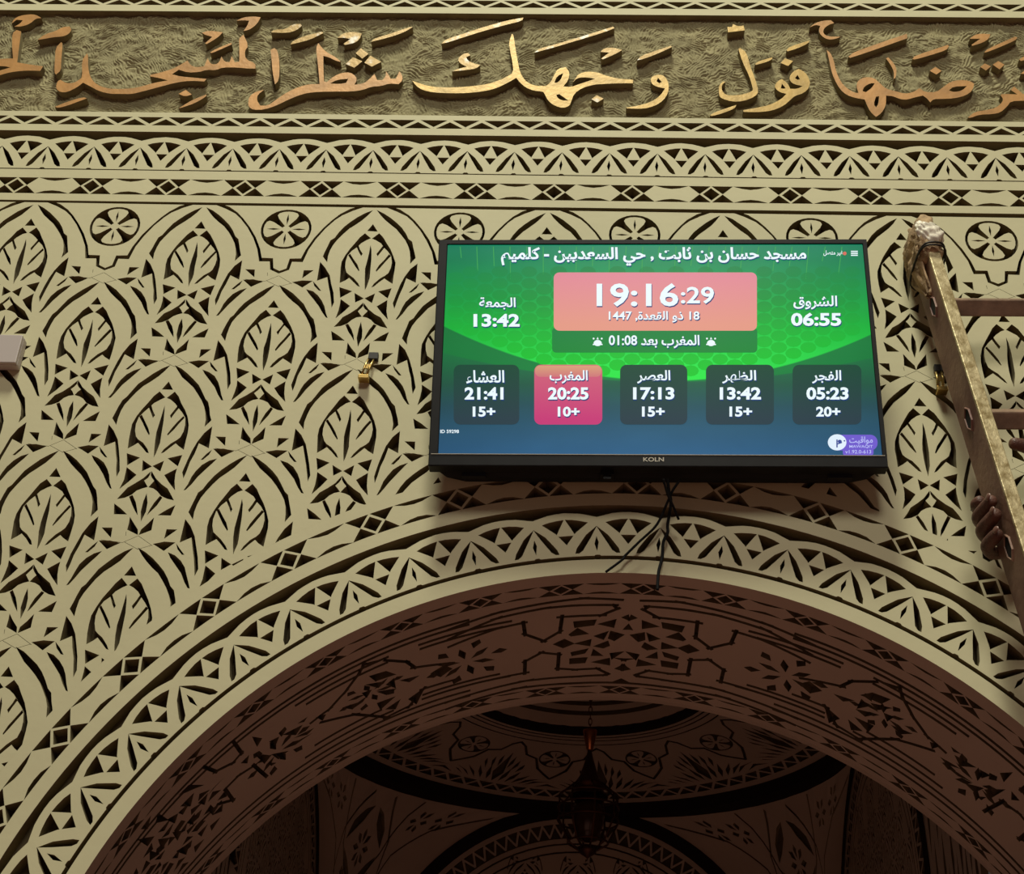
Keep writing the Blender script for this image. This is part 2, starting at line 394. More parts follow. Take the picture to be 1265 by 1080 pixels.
for s, n in ((-1, 'wall_left'), (1, 'wall_right')):      # plain plaster beyond the carved part and down to the floor
    bm = bmesh.new(); box(bm, (s*(XW+1.5), .1, 3.5), (3.0, .2, 7.0)); box(bm, (s*(XW+RAD_OUT)/2, .1, ACZ/2), (XW-RAD_OUT, .2, ACZ))
    box(bm, (s*(ARR+RAD_OUT)/2, .1, ACZ/2), (RAD_OUT-ARR, .2, ACZ))
    bm_obj(n, bm, M_PLASTER, kind='structure')
# ------------------------------------------------------------------ archivolt
def polar(s, t, d):      # s = arc length at radius 1.25, t = radius
    a = s/1.25; return (t*math.sin(a), d, ACZ+t*math.cos(a))
def prect(r0, r1, a=PI/2): return [(-1.25*a, r0), (1.25*a, r0), (1.25*a, r1), (-1.25*a, r1)]
K = 1.25*PI/180
psa = (34.816+66.49)/16*K; pda = (34.116+57.626)/11*K
Lr = [(1, True, prect(1.1355, 1.2655))]+place(scallop(-5, 26), psa, -66.49*K, 1.1450, 1.2500)
carve('trim_6', prect(ARR, 1.266), Lr, polar, .034, M_PLASTER, step=.03, steiner=.05, rim=False, ground=M_GROOVE_SHADE, side=M_CUT)
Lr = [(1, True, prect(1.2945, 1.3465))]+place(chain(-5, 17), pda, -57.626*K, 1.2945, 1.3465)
carve('trim_7', prect(1.266, RAD_OUT), Lr, polar, .034, M_PLASTER, step=.03, steiner=.05, ground=M_GROOVE_SHADE, side=M_CUT)
# ------------------------------------------------------------------ soffit of the arch
SD, SDX, SDZ = .51, -.02, -.062
def soffit(a, b, d):
    th = a/ARR; s = b/SD; r = ARR+d
    return (SDX*s+r*math.sin(th), b, ACZ+SDZ*s+r*math.cos(th))
def soffit_at(u, v):      # place on the soffit seen at a pixel
    th, b = math.atan2((u-740)/520, .8), .28
    for _ in range(30):
        p0 = to_px(soffit(th*ARR, b, 0)); e = np.array([u, v])-p0
        j1 = (to_px(soffit((th+1e-4)*ARR, b, 0))-p0)/1e-4; j2 = (to_px(soffit(th*ARR, b+1e-4, 0))-p0)/1e-4
        s = np.linalg.solve(np.stack([j1, j2], 1), e); th += max(-.3, min(.3, s[0])); b += max(-.15, min(.15, s[1]))
    return (th*ARR, b)
Hs = Crop(560, 720, 3.72); Ks = Crop(140, 700, 2.843)
sof = lambda cr, pts: [soffit_at(*cr.px(p)) for p in pts]
TH0 = sof(Hs, [(793, 283)])[0][0]; GW = .0072
Ls = []
def both(p, lv=2):
    if len(p) < 6:
        mx, mz = sum(x for x, z in p)/len(p), sum(z for x, z in p)/len(p); p = [(mx+(x-mx)*1.22, mz+(z-mz)*1.22) for x, z in p]
    Ls.append((lv, True, p)); Ls.append((lv, True, mirror(p, TH0)))
def both_line(pts, w=GW):
    for q in stroke(pts, w): both(q)
for pts in ([(0,208),(200,140),(420,95),(600,72),(760,78)], [(0,250),(200,165),(420,118),(560,105),(735,103),(755,120),(680,150),(500,158),(490,225),(415,268),(330,238),(322,185),(200,212),(0,287)],
            [(0,490),(180,445),(328,415),(330,362),(405,322),(485,330),(480,395),(560,400),(660,395),(710,418),(690,425),(560,432),(330,452),(0,540)], [(0,570),(300,485),(560,462),(760,460)]):
    both_line(sof(Hs, pts))
for pts in ([(560,180),(650,172),(640,195),(565,205)],[(670,190),(745,170),(735,205)],[(775,160),(805,148),(810,175)],[(780,215),(805,190),(805,215)],[(725,225),(780,240),(740,265),(715,255)],[(535,238),(570,212),(615,235),(545,245)],[(650,245),(710,225),(690,260)],[(465,283),(510,262),(550,280),(505,298)],[(560,280),(630,262),(625,290)],[(650,292),(708,270),(715,290),(690,300)],[(545,320),(615,305),(600,325),(550,335)],[(635,335),(645,308),(685,335)],[(722,325),(780,318),(730,350)],[(540,350),(610,345),(600,368),(540,372)],[(640,365),(715,348),(715,378)],[(735,345),(795,350),(790,362)],[(745,395),(785,375),(795,395),(780,405)],[(735,455),(770,442),(795,458)]):
    both(sof(Hs, pts))
for pts in ([(905,385),(955,370),(985,380),(925,400)],[(890,415),(950,405),(930,425)],[(960,415),(985,395),(990,425)],[(1010,400),(1070,385),(1040,405)],[(930,440),(990,430),(960,450)],[(875,445),(905,435),(890,460)],[(930,480),(985,460),(940,500)],[(960,500),(1005,470),(990,500)],[(810,495),(870,475),(840,500)],[(1040,465),(1090,430),(1065,480)],
            [(490,600),(520,605),(505,630)],[(550,615),(580,600),(570,625)],[(600,590),(660,560),(640,590)],[(520,580),(580,550),(540,570)],[(650,550),(680,530),(670,545)],[(715,530),(745,520),(735,540)],[(600,640),(690,590),(640,625)],[(450,690),(475,665),(470,690)],[(500,660),(550,665),(530,690)],[(545,690),(570,690),(555,700)],
            [(235,800),(265,770),(310,770),(250,795)],[(240,840),(280,800),(270,840)],[(300,830),(330,800),(320,835)],[(335,800),(385,745),(350,780)],[(100,920),(130,880),(120,920)],[(150,900),(160,870),(190,890)],[(190,890),(225,870),(215,900)],[(260,900),(285,870),(280,905)],[(210,935),(240,930),(225,960)],[(160,960),(195,955),(170,990)],[(225,1000),(265,975),(255,1010)],[(90,960),(140,950),(120,980)],[(130,1000),(160,1010),(130,1030)],[(340,860),(375,830),(350,870)],
            [(1120,375),(1160,350),(1185,360),(1150,385)],[(640,600),(700,570),(680,590)],[(560,660),(610,650),(580,675)]):
    both(sof(Ks, pts))
for pts in ([(815,440),(860,380),(880,345),(920,335)],[(960,330),(1030,335),(1060,355),(1180,340)],[(740,545),(850,520),(960,530),(1040,490),(1090,430),(1190,400)],[(425,620),(450,655),(420,690),(360,720),(320,705)],[(395,780),(440,735),(495,700),(535,735)],[(300,905),(370,835),(420,820),(395,785)],[(700,545),(760,500),(815,440)]):
    both_line(sof(Ks, pts))
for f in (.222, .258):
    for (a0, a1) in ((.33, .42), (.46, 1.75)):
        for q in stroke([(TH0-a0*ARR, f*SD), (TH0-a1*ARR, f*SD)], GW): both(q)
for f in (.80, .845):
    for (a0, a1) in ((.33, .42), (.46, 1.75)):
        for q in stroke([(TH0-a0*ARR, f*SD), (TH0-a1*ARR, f*SD)], GW): both(q)
for f, a0, a1 in ((.30, .25, .40), (.335, .27, .40), (.75, .25, .40), (.715, .27, .40), (.30, .50, .66), (.34, .50, .64), (.75, .5, .66), (.70, .52, .64)):
    for q in stroke([(TH0-a0*ARR, f*SD), (TH0-a1*ARR, f*SD)], GW): both(q)
def star(a0, b0, ra, rb):
    for q in range(8):
        t = q*PI/4
        def pt(r, o): return (a0+ra*r*math.cos(t+o), b0+rb*r*math.sin(t+o))
        Ls.append((2, True, [pt(.27, -.30), pt(.27, .30), pt(.46, 0)]))
        Ls.append((2, True, [pt(.34, .39), pt(.50, .16), pt(.62, .39), pt(.50, .62)]))
        Ls.append((2, True, [pt(.56, 0), pt(.72, -.17), pt(.76, .17)]))
        Ls.append((2, True, [pt(.74, .39), pt(.92, .25), pt(.96, .5)])); Ls.append((2, True, [pt(.82, -.05), pt(1.0, -.14), pt(.98, .12)]))
def flower(a0, b0, ra, rb):
    for q in range(6):
        t = q*PI/3+.3
        def pt(r, o): return (a0+ra*r*math.cos(t+o), b0+rb*r*math.sin(t+o))
        Ls.append((2, True, [pt(.15, 0), pt(.45, .22), pt(.72, 0), pt(.45, -.22)])); Ls.append((2, True, [pt(.60, .52), pt(.85, .36), pt(1.0, .55), pt(.84, .66)]))
for sg in (-1, 1):
    star(TH0+sg*math.radians(57)*ARR, .55*SD, .155, .112); star(TH0+sg*math.radians(81)*ARR, .55*SD, .13, .11)
    flower(TH0+sg*math.radians(18.5)*ARR, .55*SD, .095, .085); flower(TH0+sg*math.radians(42)*ARR, .55*SD, .085, .08); flower(TH0+sg*math.radians(30)*ARR, .52*SD, .08, .06)
AR_ = ARR*1.65
def srect(f0, f1): return [(-AR_, f0*SD), (AR_, f0*SD), (AR_, f1*SD), (-AR_, f1*SD)]
Ls += [(1, True, srect(.075, .152))]+place(chain(-13, 14, .14, .10), .172, TH0+.02, .075*SD, .152*SD)
Ls += [(1, True, srect(.90, .965))]+place(chain(-13, 14, .14, .10), .172, TH0, .90*SD, .965*SD)
carve('trim_8', srect(0, 1), Ls, soffit, .017, M_NICHE, step=.03, steiner=.04, rim=False, ground=M_GROOVE_SHADE, side=M_GROOVE_SHADE)
# jambs under the soffit
bm = bmesh.new()
for s in (-1, 1): box(bm, (s*(ARR+.1), .355, ACZ/2), (.2, .31, ACZ))
bm_obj('wall_jambs', bm, M_NICHE, kind='structure')
# ------------------------------------------------------------------ niche behind the arch: vaulted bay under a dome
NX, NY, NZ, NH, NR = -.095, 1.728, 3.40, .885, .70
def nw(z): return math.sqrt(max(0, NR*NR-max(0, z-(NZ-NR))**2)) if z < NZ else 0.0
small = [(s_ and [(x*.45, z*.45) for x, z in p], g) for p, g in MOTIF for s_ in (1,)]
def mini_lattice(cx, zt, wid, rows, inside):
    L = []
    for j in range(rows):
        for kk in range(-5, 6):
            k = kk+(.5 if j % 2 else 0); ox, oz = cx+k*P*.45, zt-j*Q*.45
            if not inside(ox, oz-.05): continue
            for p, g in small: L.append((1, True, shift(p, ox, oz)))
    return L
def tympanum(name, fmap):
    reg = [(-NR, .0), (NR, 0.0)]+[(NR*math.cos(a), NZ-NR+NR*math.sin(a)) for a in [PI*i/48 for i in range(0, 49)]]
    L = mini_lattice(0, NZ-.2, NR, 8, lambda x, z: math.hypot(x, z-(NZ-NR)) < NR-.17)
    zz = zigzag(0, 46)
    def wrap(p): return [((NR-.045-.05*(1-t))*math.cos(PI-(x/46)*PI), NZ-NR+(NR-.045-.05*(1-t))*math.sin(PI-(x/46)*PI)) for x, t in p]
    ring_o = [((NR-.045)*math.cos(PI*i/60), NZ-NR+(NR-.045)*math.sin(PI*i/60)) for i in range(61)]
    ring_i = [((NR-.10)*math.cos(PI*i/60), NZ-NR+(NR-.10)*math.sin(PI*i/60)) for i in range(60, -1, -1)]
    L.append((2, True, ring_o+ring_i))
    for lv, h, p in zz: L.append((lv+2, h, wrap(p)))
    for f in (.12, .15):
        for i in range(40):
            a0, a1 = PI*i/40, PI*(i+1)/40
            for q in stroke([((NR-f)*math.cos(a0), NZ-NR+(NR-f)*math.sin(a0)), ((NR-f)*math.cos(a1), NZ-NR+(NR-f)*math.sin(a1))], .006): L.append((3, True, q))
    carve(name, reg, L, fmap, .016, M_NICHE, ground=M_GROOVE_SHADE, side=M_GROOVE_SHADE)
    bm = bmesh.new()     # dark arch band
    n = 48; vs = []
    for i in range(n+1):
        a = PI*i/n
        vs.append([bm.verts.new(fmap((NR+dr)*math.cos(a), NZ-NR+(NR+dr)*math.sin(a), dd)) for dr, dd in ((-.028, -.004), (.02, -.004))])
    for i in range(n): bm.faces.new((vs[i][0], vs[i+1][0], vs[i+1][1], vs[i][1]))
    return bm
TR = 9
def trim_band(bm):
    global TR; bm_obj('trim_%d' % TR, bm, M_BAND, kind='structure'); TR += 1
trim_band(tympanum('wall_back', lambda x, z, d: (NX+x, NY+NH+d, z)))
trim_band(tympanum('wall_niche_left', lambda x, z, d: (NX-NH-d, NY+x, z)))
trim_band(tympanum('wall_niche_right', lambda x, z, d: (NX+NH+d, NY-x, z)))
def pend(sx, sy):
    def f(a, z, d):
        ph = a/NH; w = nw(z); r = NH-w+d
        return (NX+sx*(w+r*math.cos(ph)), NY+sy*(w+r*math.sin(ph)), z)
    return f
for i, (sx, sy) in enumerate(((-1, 1), (1, 1))):
    L = []; c = NH*PI/4
    zc = NZ-.20
    for sgx in (-1, 1):
        for sgz in (-1, 1):
            L.append((2, True, [(c+sgx*.165, zc+sgz*.012), (c+sgx*.125, zc+sgz*.075), (c+sgx*.06, zc+sgz*.12), (c+sgx*.015, zc+sgz*.135), (c+sgx*.05, zc+sgz*.085), (c+sgx*.105, zc+sgz*.045)]))
    for q in range(8):
        a = q*PI/4; L.append((3, True, [(c+.018*math.cos(a), zc+.018*math.sin(a)), (c+.05*math.cos(a+.25), zc+.05*math.sin(a+.25)), (c+.075*math.cos(a), zc+.065*math.sin(a)), (c+.05*math.cos(a-.25), zc+.05*math.sin(a-.25))]))
    bmb = bmesh.new(); pf = pend(sx, sy)
    for e0, e1 in ((0.0, .042), (NH*PI/2-.042, NH*PI/2)):
        col = [[bmb.verts.new(pf(e, NZ-.02-k*.02, -.003)) for e in (e0, e1)] for k in range(49)]
        for r0, r1 in zip(col, col[1:]): bmb.faces.new((r0[0], r0[1], r1[1], r1[0]))
    trim_band(bmb)
    for sgn in (-1, 1):
        for q in stroke([(c+sgn*.20, NZ-.025), (c+sgn*.185, NZ-.2), (c+sgn*.05, NZ-.37), (c+sgn*.035, NZ-.6)], .009): L.append((2, True, q))
        for q in stroke([(c+sgn*.58, NZ-.04), (c+sgn*.40, NZ-.10), (c+sgn*.28, NZ-.2), (c+sgn*.22, NZ-.4)], .009): L.append((2, True, q))
        for k in range(6):
            zz_ = NZ-.30-.06*k; L.append((2, True, [(c+sgn*.09, zz_), (c+sgn*.15, zz_+.03), (c+sgn*.17, zz_+.005), (c+sgn*.13, zz_-.01)]))
        for rr in ((.28, -.05), (.40, -.035)):
            x0 = c+sgn*rr[0]; z0 = NZ-.03+rr[1]
            for q in range(6):
                a = q*PI/3; L.append((2, True, [(x0+.012*math.cos(a), z0+.012*math.sin(a)), (x0+.034*math.cos(a+.3), z0+.03*math.sin(a+.3)), (x0+.05*math.cos(a), z0+.04*math.sin(a)), (x0+.034*math.cos(a-.3), z0+.03*math.sin(a-.3))]))
        for q in stroke([(c+sgn*.06, NZ-.03), (c+sgn*.20, NZ-.16), (c+sgn*.26, NZ-.3)], .008): L.append((2, True, q))
    carve('ceiling_pendentive_%s' % ('left' if sx < 0 else 'right'), [(.02, 2.4), (NH*PI/2-.02, 2.4), (NH*PI/2-.0, NZ-.012), (0.0, NZ-.012)], L, pend(sx, sy), .016, M_NICHE, step=.05, steiner=.05, ground=M_GROOVE_SHADE, side=M_CUT)
# lower rear corners, and the plain front half of the bay
bm = bmesh.new()
for sx in (-1, 1):
    vs = []
    for z in (0, 2.4):
        vs.append([bm.verts.new((NX+sx*(NR+(NH-NR)*math.cos(PI/2*k/8)), NY+(NR+(NH-NR)*math.sin(PI/2*k/8)), z)) for k in range(9)])
    for k in range(8): bm.faces.new((vs[0][k], vs[0][k+1], vs[1][k+1], vs[1][k]))
bm_obj('wall_niche_corners', bm, M_NICHE, kind='structure')
for sx, nm in ((-1, 'left'), (1, 'right')):
    y0, y1 = SD+.02, NY; Lw = []
    for i in range(26):
        y = y0+.03+i*.042
        for z in (2.05, 2.32, 2.59, 2.86, 3.1):
            z += .10*(i % 2)
            Lw.append((2, True, [(y-.012, z), (y+.002, z-.10), (y+.012, z+.02), (y+.002, z+.11)]))
    outl = [(y0, 0), (NY-NR, 0), (NY-NR, NZ-NR)]+[(NY-NR*math.cos(PI/2*k/16), NZ-NR+NR*math.sin(PI/2*k/16)) for k in range(1, 17)]+[(y0, NZ)]
    carve('wall_niche_side_%s' % nm, outl, Lw, (lambda sx: lambda y, z, d: (NX+sx*(NH+d), y, z))(sx), .016, M_NICHE, ground=M_GROOVE_SHADE, side=M_GROOVE_SHADE)
# wall behind the arch closing the bay towards the front
reg = [(-2.0, 0), (-ARR, 0), (-ARR, ACZ+SDZ)]+arc(SDX, ACZ+SDZ, ARR, -PI/2, PI/2, 60)+[(ARR, 0), (2.0, 0), (2.0, 4.6), (-2.0, 4.6)]
carve('wall_niche_front', reg, [], lambda x, z, d: (x, SD-.002+d, z), .02, M_NICHE)
bm = bmesh.new()      # unseen dark panels added low down to cut bounce light in the niche
for c_, s_ in (((NX, NY+NH-.02, 1.05), (2*NH-.1, .02, 2.1)), ((NX-NH+.02, 1.6, 1.05), (.02, 2.0, 2.1)), ((NX+NH-.02, 1.6, 1.05), (.02, 2.0, 2.1))): box(bm, c_, s_)
bm_obj('wall_bounce_soak', bm, M_BOUNCE_SOAK, kind='structure')
# ring, drum and cap of the dome
bm = bmesh.new(); lathe(bm, [(NH+.09, -.016), (NH+.09, .03), (NH-.012, .03), (NH-.012, -.016), (NH+.09, -.016)], (NX, NY, NZ), 96); trim_band(bm)
R2, Z2 = .42, None
Z2 = on_wall(745, 905, NY+R2)[1]
def drum(a, t, d):      # a = angle * .65, t 0..1 up the slope (metres along .5)
    s = t/.5; ph = a/.65; r = NH-.01+(R2-NH+.01)*s; nz_ = (NZ+.03)+(Z2-.015-NZ-.03)*s
    return (NX+(r+d*.6)*math.sin(ph), NY+(r+d*.6)*math.cos(ph), nz_+d*.7)
Ld = []
DW = .65*PI
Ld += [(1, True, [(-DW, .035), (DW, .035), (DW, .085), (-DW, .085)])]+place(zigzag(-40, 41), 2*DW/80, 0, .035, .085)
for q in range(-6, 6):
    a = (q+.5)*2*DW/12-.10
    Ld += rosette(a+.17, .32, .062)
    c = a
    for q2 in stroke([(c-.17, .17), (c-.12, .24), (c-.10, .31), (c-.055, .33), (c-.03, .385), (c, .41), (c+.03, .385), (c+.055, .33), (c+.10, .31), (c+.12, .24), (c+.17, .17)], .010): Ld.append((2, True, q2))
    for i in range(-5, 6):
        if i == 0: continue
        x = i*.024; Ld.append((3, True, [(c+x*.8, .105), (c+x*1.1-.007, .155-.003*abs(i)), (c+x*1.5, .235-.018*abs(i)), (c+x*1.1+.008, .15-.003*abs(i))]))
        if abs(i) < 4: Ld.append((3, True, [(c+x*.7, .22-.012*abs(i)), (c+x*.9-.006, .27-.014*abs(i)), (c+x*1.0, .33-.025*abs(i)), (c+x*.9+.006, .265-.014*abs(i))]))
    Ld.append((3, True, [(c, .10), (c+.018, .17), (c, .33), (c-.018, .17)]))
    Ld.append((3, True, [(c+.13, .10), (c+.17, .13), (c+.21, .10), (c+.17, .115)]))
for f in (.435, .465, .485):
    for i in range(-24, 24):
        for q2 in stroke([(i*DW/24, f), ((i+1)*DW/24, f)], .006): Ld.append((2, True, q2))
carve('ceiling', [(-DW, 0), (DW, 0), (DW, .5), (-DW, .5)], Ld, drum, .018, M_NICHE, step=.05, steiner=.07, ground=M_GROOVE_SHADE, side=M_GROOVE_SHADE)
bm = bmesh.new(); lathe(bm, [(R2+.012, -.014), (R2+.012, .016), (R2-.012, .016), (R2-.012, -.010), (R2+.012, -.014)], (NX, NY, Z2), 72); trim_band(bm)
def cap(a, t, d):
    rr = max(.002, R2-.01)*t; ph = a
    h = .30*(1-t*t)
    return (NX+rr*math.sin(ph), NY+rr*math.cos(ph), Z2+.012+h+d)
Lc = []
for q in range(8):
    a = -PI+(q+.5)*PI/4
    Lc += [(2, True, [(a, .12), (a+.18, .30), (a, .44), (a-.18, .30)]), (2, True, [(a+.2, .55), (a+.36, .62), (a+.25, .80), (a+.1, .72)]), (2, True, [(a-.2, .55), (a-.36, .62), (a-.25, .80), (a-.1, .72)])]
for f in (.5, .87, .92):
    for i in range(-20, 20):
        Lc.append((2, True, [(i*PI/20, f), ((i+1)*PI/20, f), ((i+1)*PI/20, f+.022), (i*PI/20, f+.022)]))
carve('ceiling_cap', [(-PI, .02), (PI, .02), (PI, 1), (-PI, 1)], Lc, cap, .018, M_NICHE, step=.15, steiner=.16, ground=M_GROOVE_SHADE, side=M_GROOVE_SHADE)
# floor of hall and niche
bm = bmesh.new(); box(bm, (0, -4.5, -.05), (14, 15, .1)); bm_obj('floor', bm, M_CARPET, kind='structure')
# ------------------------------------------------------------------ gilded calligraphy
F1, F2, F3, F4 = Crop(0, 0, 7.2), Crop(150, 0, 7.028), Crop(300, 0, 6.024), Crop(500, 0, 7.028)
F5, F6, F7, F8 = Crop(650, 0, 6.325), Crop(870, 0, 7.2), Crop(1000, 0, 7.2), Crop(1115, 0, 7.2)
def smooth_poly(p, it=1):      # one round of corner softening that keeps the points of the strokes
    for _ in range(it):
        out = []
        n = len(p)
        for i in range(n):
            a, b, c = Vector(p[i-1]), Vector(p[i]), Vector(p[(i+1) % n])
            if (b-a).length < 1e-6 or (c-b).length < 1e-6: continue
            if (b-a).angle(c-b) < 1.0: out += [tuple(b.lerp(a, .25)), tuple(b.lerp(c, .25))]
            else: out.append(tuple(b))
        p = out
    return p
def raised(name, outline, holes, m, parent, org, depth=.024):
    region = smooth_poly(ccw(outline)); L = [(1, True, smooth_poly(ccw(h))) for h in holes]
    o = carve(name, region, L, lambda x, z, d: (x-org[0], d-.002, z-org[1]), depth, m, parent=parent, kind=None, backing=False, side=M_CUT)
    return o
def word(label, body, marks, m=M_GOLD, mm=None):
    pts = [q for part in body for q in part[0]]
    ox = sum(p[0] for p in pts)/len(pts); oz = min(p[1] for p in pts)
    e = empty('gilded_word', (ox, 0, oz), label, 'calligraphy', 'gilded words of the carved inscription')
    for b in body: raised('letter_stroke', b[0], b[1], m, e, (ox, oz))
    for nm, pl in marks: raised(nm, pl, [], mm or m, e, (ox, oz))
join = lambda *pp: [q for p in pp for q in p]
word('gilded Arabic word cut off at the left edge of the inscription',
     [(F1.w([(112,300),(150,272),(190,285),(175,400),(155,560),(210,570),(385,595),(360,635),(250,632),(140,640),(60,655),(0,675),(-200,720),(-200,690),(0,632),(95,605),(40,592),(-200,585),(-200,530),(0,530),(60,525),(118,525),(108,400)]), [])],
     [('vowel_mark', F1.w([(105,215),(130,170),(180,145),(260,132),(320,135),(370,165),(320,170),(270,215),(200,240),(130,242),(180,215),(205,185),(150,180)]))])
word('long copper-gold Arabic word with sweeping curve, second from left in the inscription',
     [(join(F1.w([(500,770),(515,725),(540,715),(590,745),(650,745),(700,720),(735,690),(728,545),(775,480),(785,500),(785,600),(800,680),(840,740),(900,775),(980,795),(1080,797)]),
            F2.w([(90,772),(180,755),(280,725),(405,703),(330,682),(248,668),(255,655),(340,635),(440,605),(510,570),(575,530),(600,570),(650,590),(720,580),(750,510),(775,560),(820,565),(850,545),(870,495),(895,540),(940,545),(960,490),(985,545),(1025,540),(1025,400),(1020,340),(1060,305),(1105,400),(1070,450),(1080,520),(1165,555),(1165,600),(1100,600),(1000,590),(880,590),(820,615),(740,610),(680,630),(580,635),(500,610),(440,650),(520,670),(640,680),(740,690),(720,712),(600,705),(480,720),(330,760),(180,800),(90,822)]),
            F1.w([(1080,840),(980,840),(880,815),(800,770),(740,740),(690,780),(600,825),(540,825),(505,800)])), []),
      (F1.w([(497,430),(545,380),(560,390),(545,560),(545,630),(500,668),(485,650),(490,540)]), [])],
     [('vowel_mark', F1.w([(335,360),(400,310),(500,280),(560,245),(620,240),(640,270),(610,310),(560,330),(480,335),(400,350)])),
      ('vowel_mark', F1.w([(490,955),(600,910),(740,868),(775,880),(720,900),(600,945),(520,965)])),
      ('dot', F2.w([(498,820),(560,785),(612,825),(555,843)])),
      ('vowel_mark', F2.w([(500,945),(620,870),(740,825),(735,845),(640,900),(540,935)])),
      ('vowel_mark', F2.w([(700,290),(760,270),(880,285),(850,320),(790,360),(740,388),(728,380),(790,325),(730,308)])),
      ('vowel_mark', F2.w([(770,462),(820,430),(955,375),(960,390),(870,430),(790,465)])),
      ('vowel_mark', F2.w([(1000,185),(1060,155),(1150,147),(1210,155),(1180,210),(1120,260),(1060,275),(1090,235),(1110,185),(1060,180)]))])
word('gilded Arabic word with three stacked diamond dots',
     [(F3.w([(40,770),(50,720),(100,685),(160,672),(110,710),(105,750),(130,790),(190,790),(250,745),(330,690),(420,650),(500,630),(572,630),(565,540),(555,450),(545,360),(562,325),(590,360),(620,390),(700,435),(730,465),(690,455),(640,430),(600,420),(600,520),(605,610),(625,615),(680,570),(740,545),(800,543),(840,570),(850,600),(830,635),(900,625),(935,600),(980,555),(1000,600),(1040,600),(1065,570),(1065,535),(1085,560),(1100,590),(1140,590),(1165,535),(1185,560),(1190,600),(1160,630),(1090,625),(1030,645),(960,648),(900,672),(820,685),(640,685),(520,690),(440,705),(340,745),(250,790),(160,820),(80,822),(45,800)]),
       [F3.w([(650,625),(700,598),(785,590),(770,620),(720,630)])]),
      (F3.w([(207,375),(235,362),(260,380),(275,480),(270,600),(240,632),(222,540),(215,450)]), [])],
     [('vowel_mark', F3.w([(210,245),(235,225),(320,222),(370,185),(430,182),(440,195),(400,230),(330,250)])),
      ('vowel_mark', F3.w([(355,335),(370,310),(450,275),(590,240),(600,250),(500,300),(400,325)])),
      ('dot', F3.w([(840,400),(880,362),(935,405),(890,440)])), ('dot', F3.w([(765,480),(820,430),(890,460),(830,508)])), ('dot', F3.w([(905,470),(950,418),(1030,465),(960,500)])),
      ('vowel_mark', F3.w([(705,285),(750,250),(830,240),(885,255),(870,295),(830,325),(760,338),(750,330),(800,295),(760,285)])),
      ('vowel_mark', F3.w([(955,315),(980,290),(1100,255),(1240,205),(1265,205),(1200,245),(1080,285)]))], mm=M_GOLDWORN)
word('bright gilded Arabic word with two long slanting strokes, left above the television',
     [(join(F4.w([(65,705),(130,730),(220,755),(330,765),(480,762),(600,752),(720,735),(800,710),(880,675),(945,635),(935,540),(915,450),(905,370),(930,300),(945,310),(960,420),(985,560),(1000,630),(1040,700),(1090,735),(1150,752),(1220,750)]),
            F5.w([(150,680),(190,650),(225,580),(250,540),(310,530),(340,570),(330,630),(290,680),(350,685),(420,660),(540,620),(470,608),(400,612),(362,650),(385,620),(410,580),(480,562),(560,570),(620,595),(720,620),(835,628),(835,655),(720,655),(600,660),(530,665),(440,690),(375,735),(350,800),(340,830),(290,850),(220,830),(170,790),(140,730)]),
            F4.w([(1200,800),(1120,792),(1050,765),(1000,720),(968,680),(900,720),(800,770),(700,795),(560,812),(400,815),(250,808),(150,785),(100,750)])),
       [F5.w([(220,650),(240,600),(290,575),(270,630),(240,652)]), F5.w([(235,745),(260,740),(330,790),(280,790),(245,770)])]),
      (F5.w([(970,630),(985,600),(1040,585),(1085,600),(1115,660),(1110,730),(1070,790),(1010,830),(920,855),(790,852),(780,845),(880,830),(980,800),(1050,750),(1085,695),(1030,685),(985,665)]), [F5.w([(1018,640),(1030,612),(1060,645),(1040,655)])])],
     [('vowel_mark', F4.w([(320,385),(350,350),(500,300),(700,235),(900,180),(1030,158),(1020,185),(860,225),(680,275),(520,325),(400,365)])),
      ('vowel_mark', F4.w([(410,625),(470,600),(540,585),(480,555),(460,520),(500,475),(550,465),(570,485),(535,500),(545,530),(600,555),(655,570),(620,600),(540,612)])),
      ('vowel_mark', F5.w([(65,415),(100,385),(250,345),(450,285),(680,212),(690,225),(600,260),(400,320),(200,380)])),
      ('vowel_mark', F5.w([(580,410),(610,380),(680,375),(750,395),(700,425),(600,468),(585,462),(650,415)])),
      ('dot', F5.w([(510,780),(550,748),(605,775),(555,805)])),
      ('vowel_mark', F5.w([(865,475),(900,440),(1000,405),(1130,362),(1140,370),(1060,410),(920,465)]))], m=M_GOLDYELLOW, mm=M_GOLDWORN)
word('short gilded Arabic word with upright hook and paired round loops',
     [(F6.w([(303,440),(320,432),(375,470),(410,600),(450,700),(485,820),(450,865),(350,905),(250,910),(150,880),(130,850),(128,770),(165,730),(190,732),(155,760),(155,810),(190,850),(260,855),(350,845),(430,815),(432,790),(400,680),(340,560)]), []),
      (F6.w([(755,690),(790,640),(840,618),(900,650),(940,720),(935,780),(890,830),(800,860),(770,890),(700,950),(600,990),(480,1003),(350,1000),(345,985),(460,965),(580,940),(680,890),(730,840),(670,825),(630,790),(628,760),(655,725),(690,708),(740,745),(765,795),(830,795),(875,770),(800,755),(765,730)]),
       [F6.w([(680,790),(690,750),(725,790),(705,795)]), F6.w([(805,700),(830,670),(850,710),(830,715)])])],
     [('vowel_mark', F6.w([(205,245),(245,245),(255,218),(300,240),(350,232),(360,275),(210,292)])), ('vowel_mark', F6.w([(50,1030),(100,1000),(285,938),(270,970),(170,1010),(70,1038)])),
      ('dot', F6.w([(680,565),(715,525),(790,548),(745,592)])), ('vowel_mark', F6.w([(730,450),(760,420),(935,365),(925,390),(830,435),(740,462)])), ('vowel_mark', F6.w([(450,575),(480,550),(605,515),(605,530),(560,555),(460,582)]))], m=M_GOLDYELLOW)
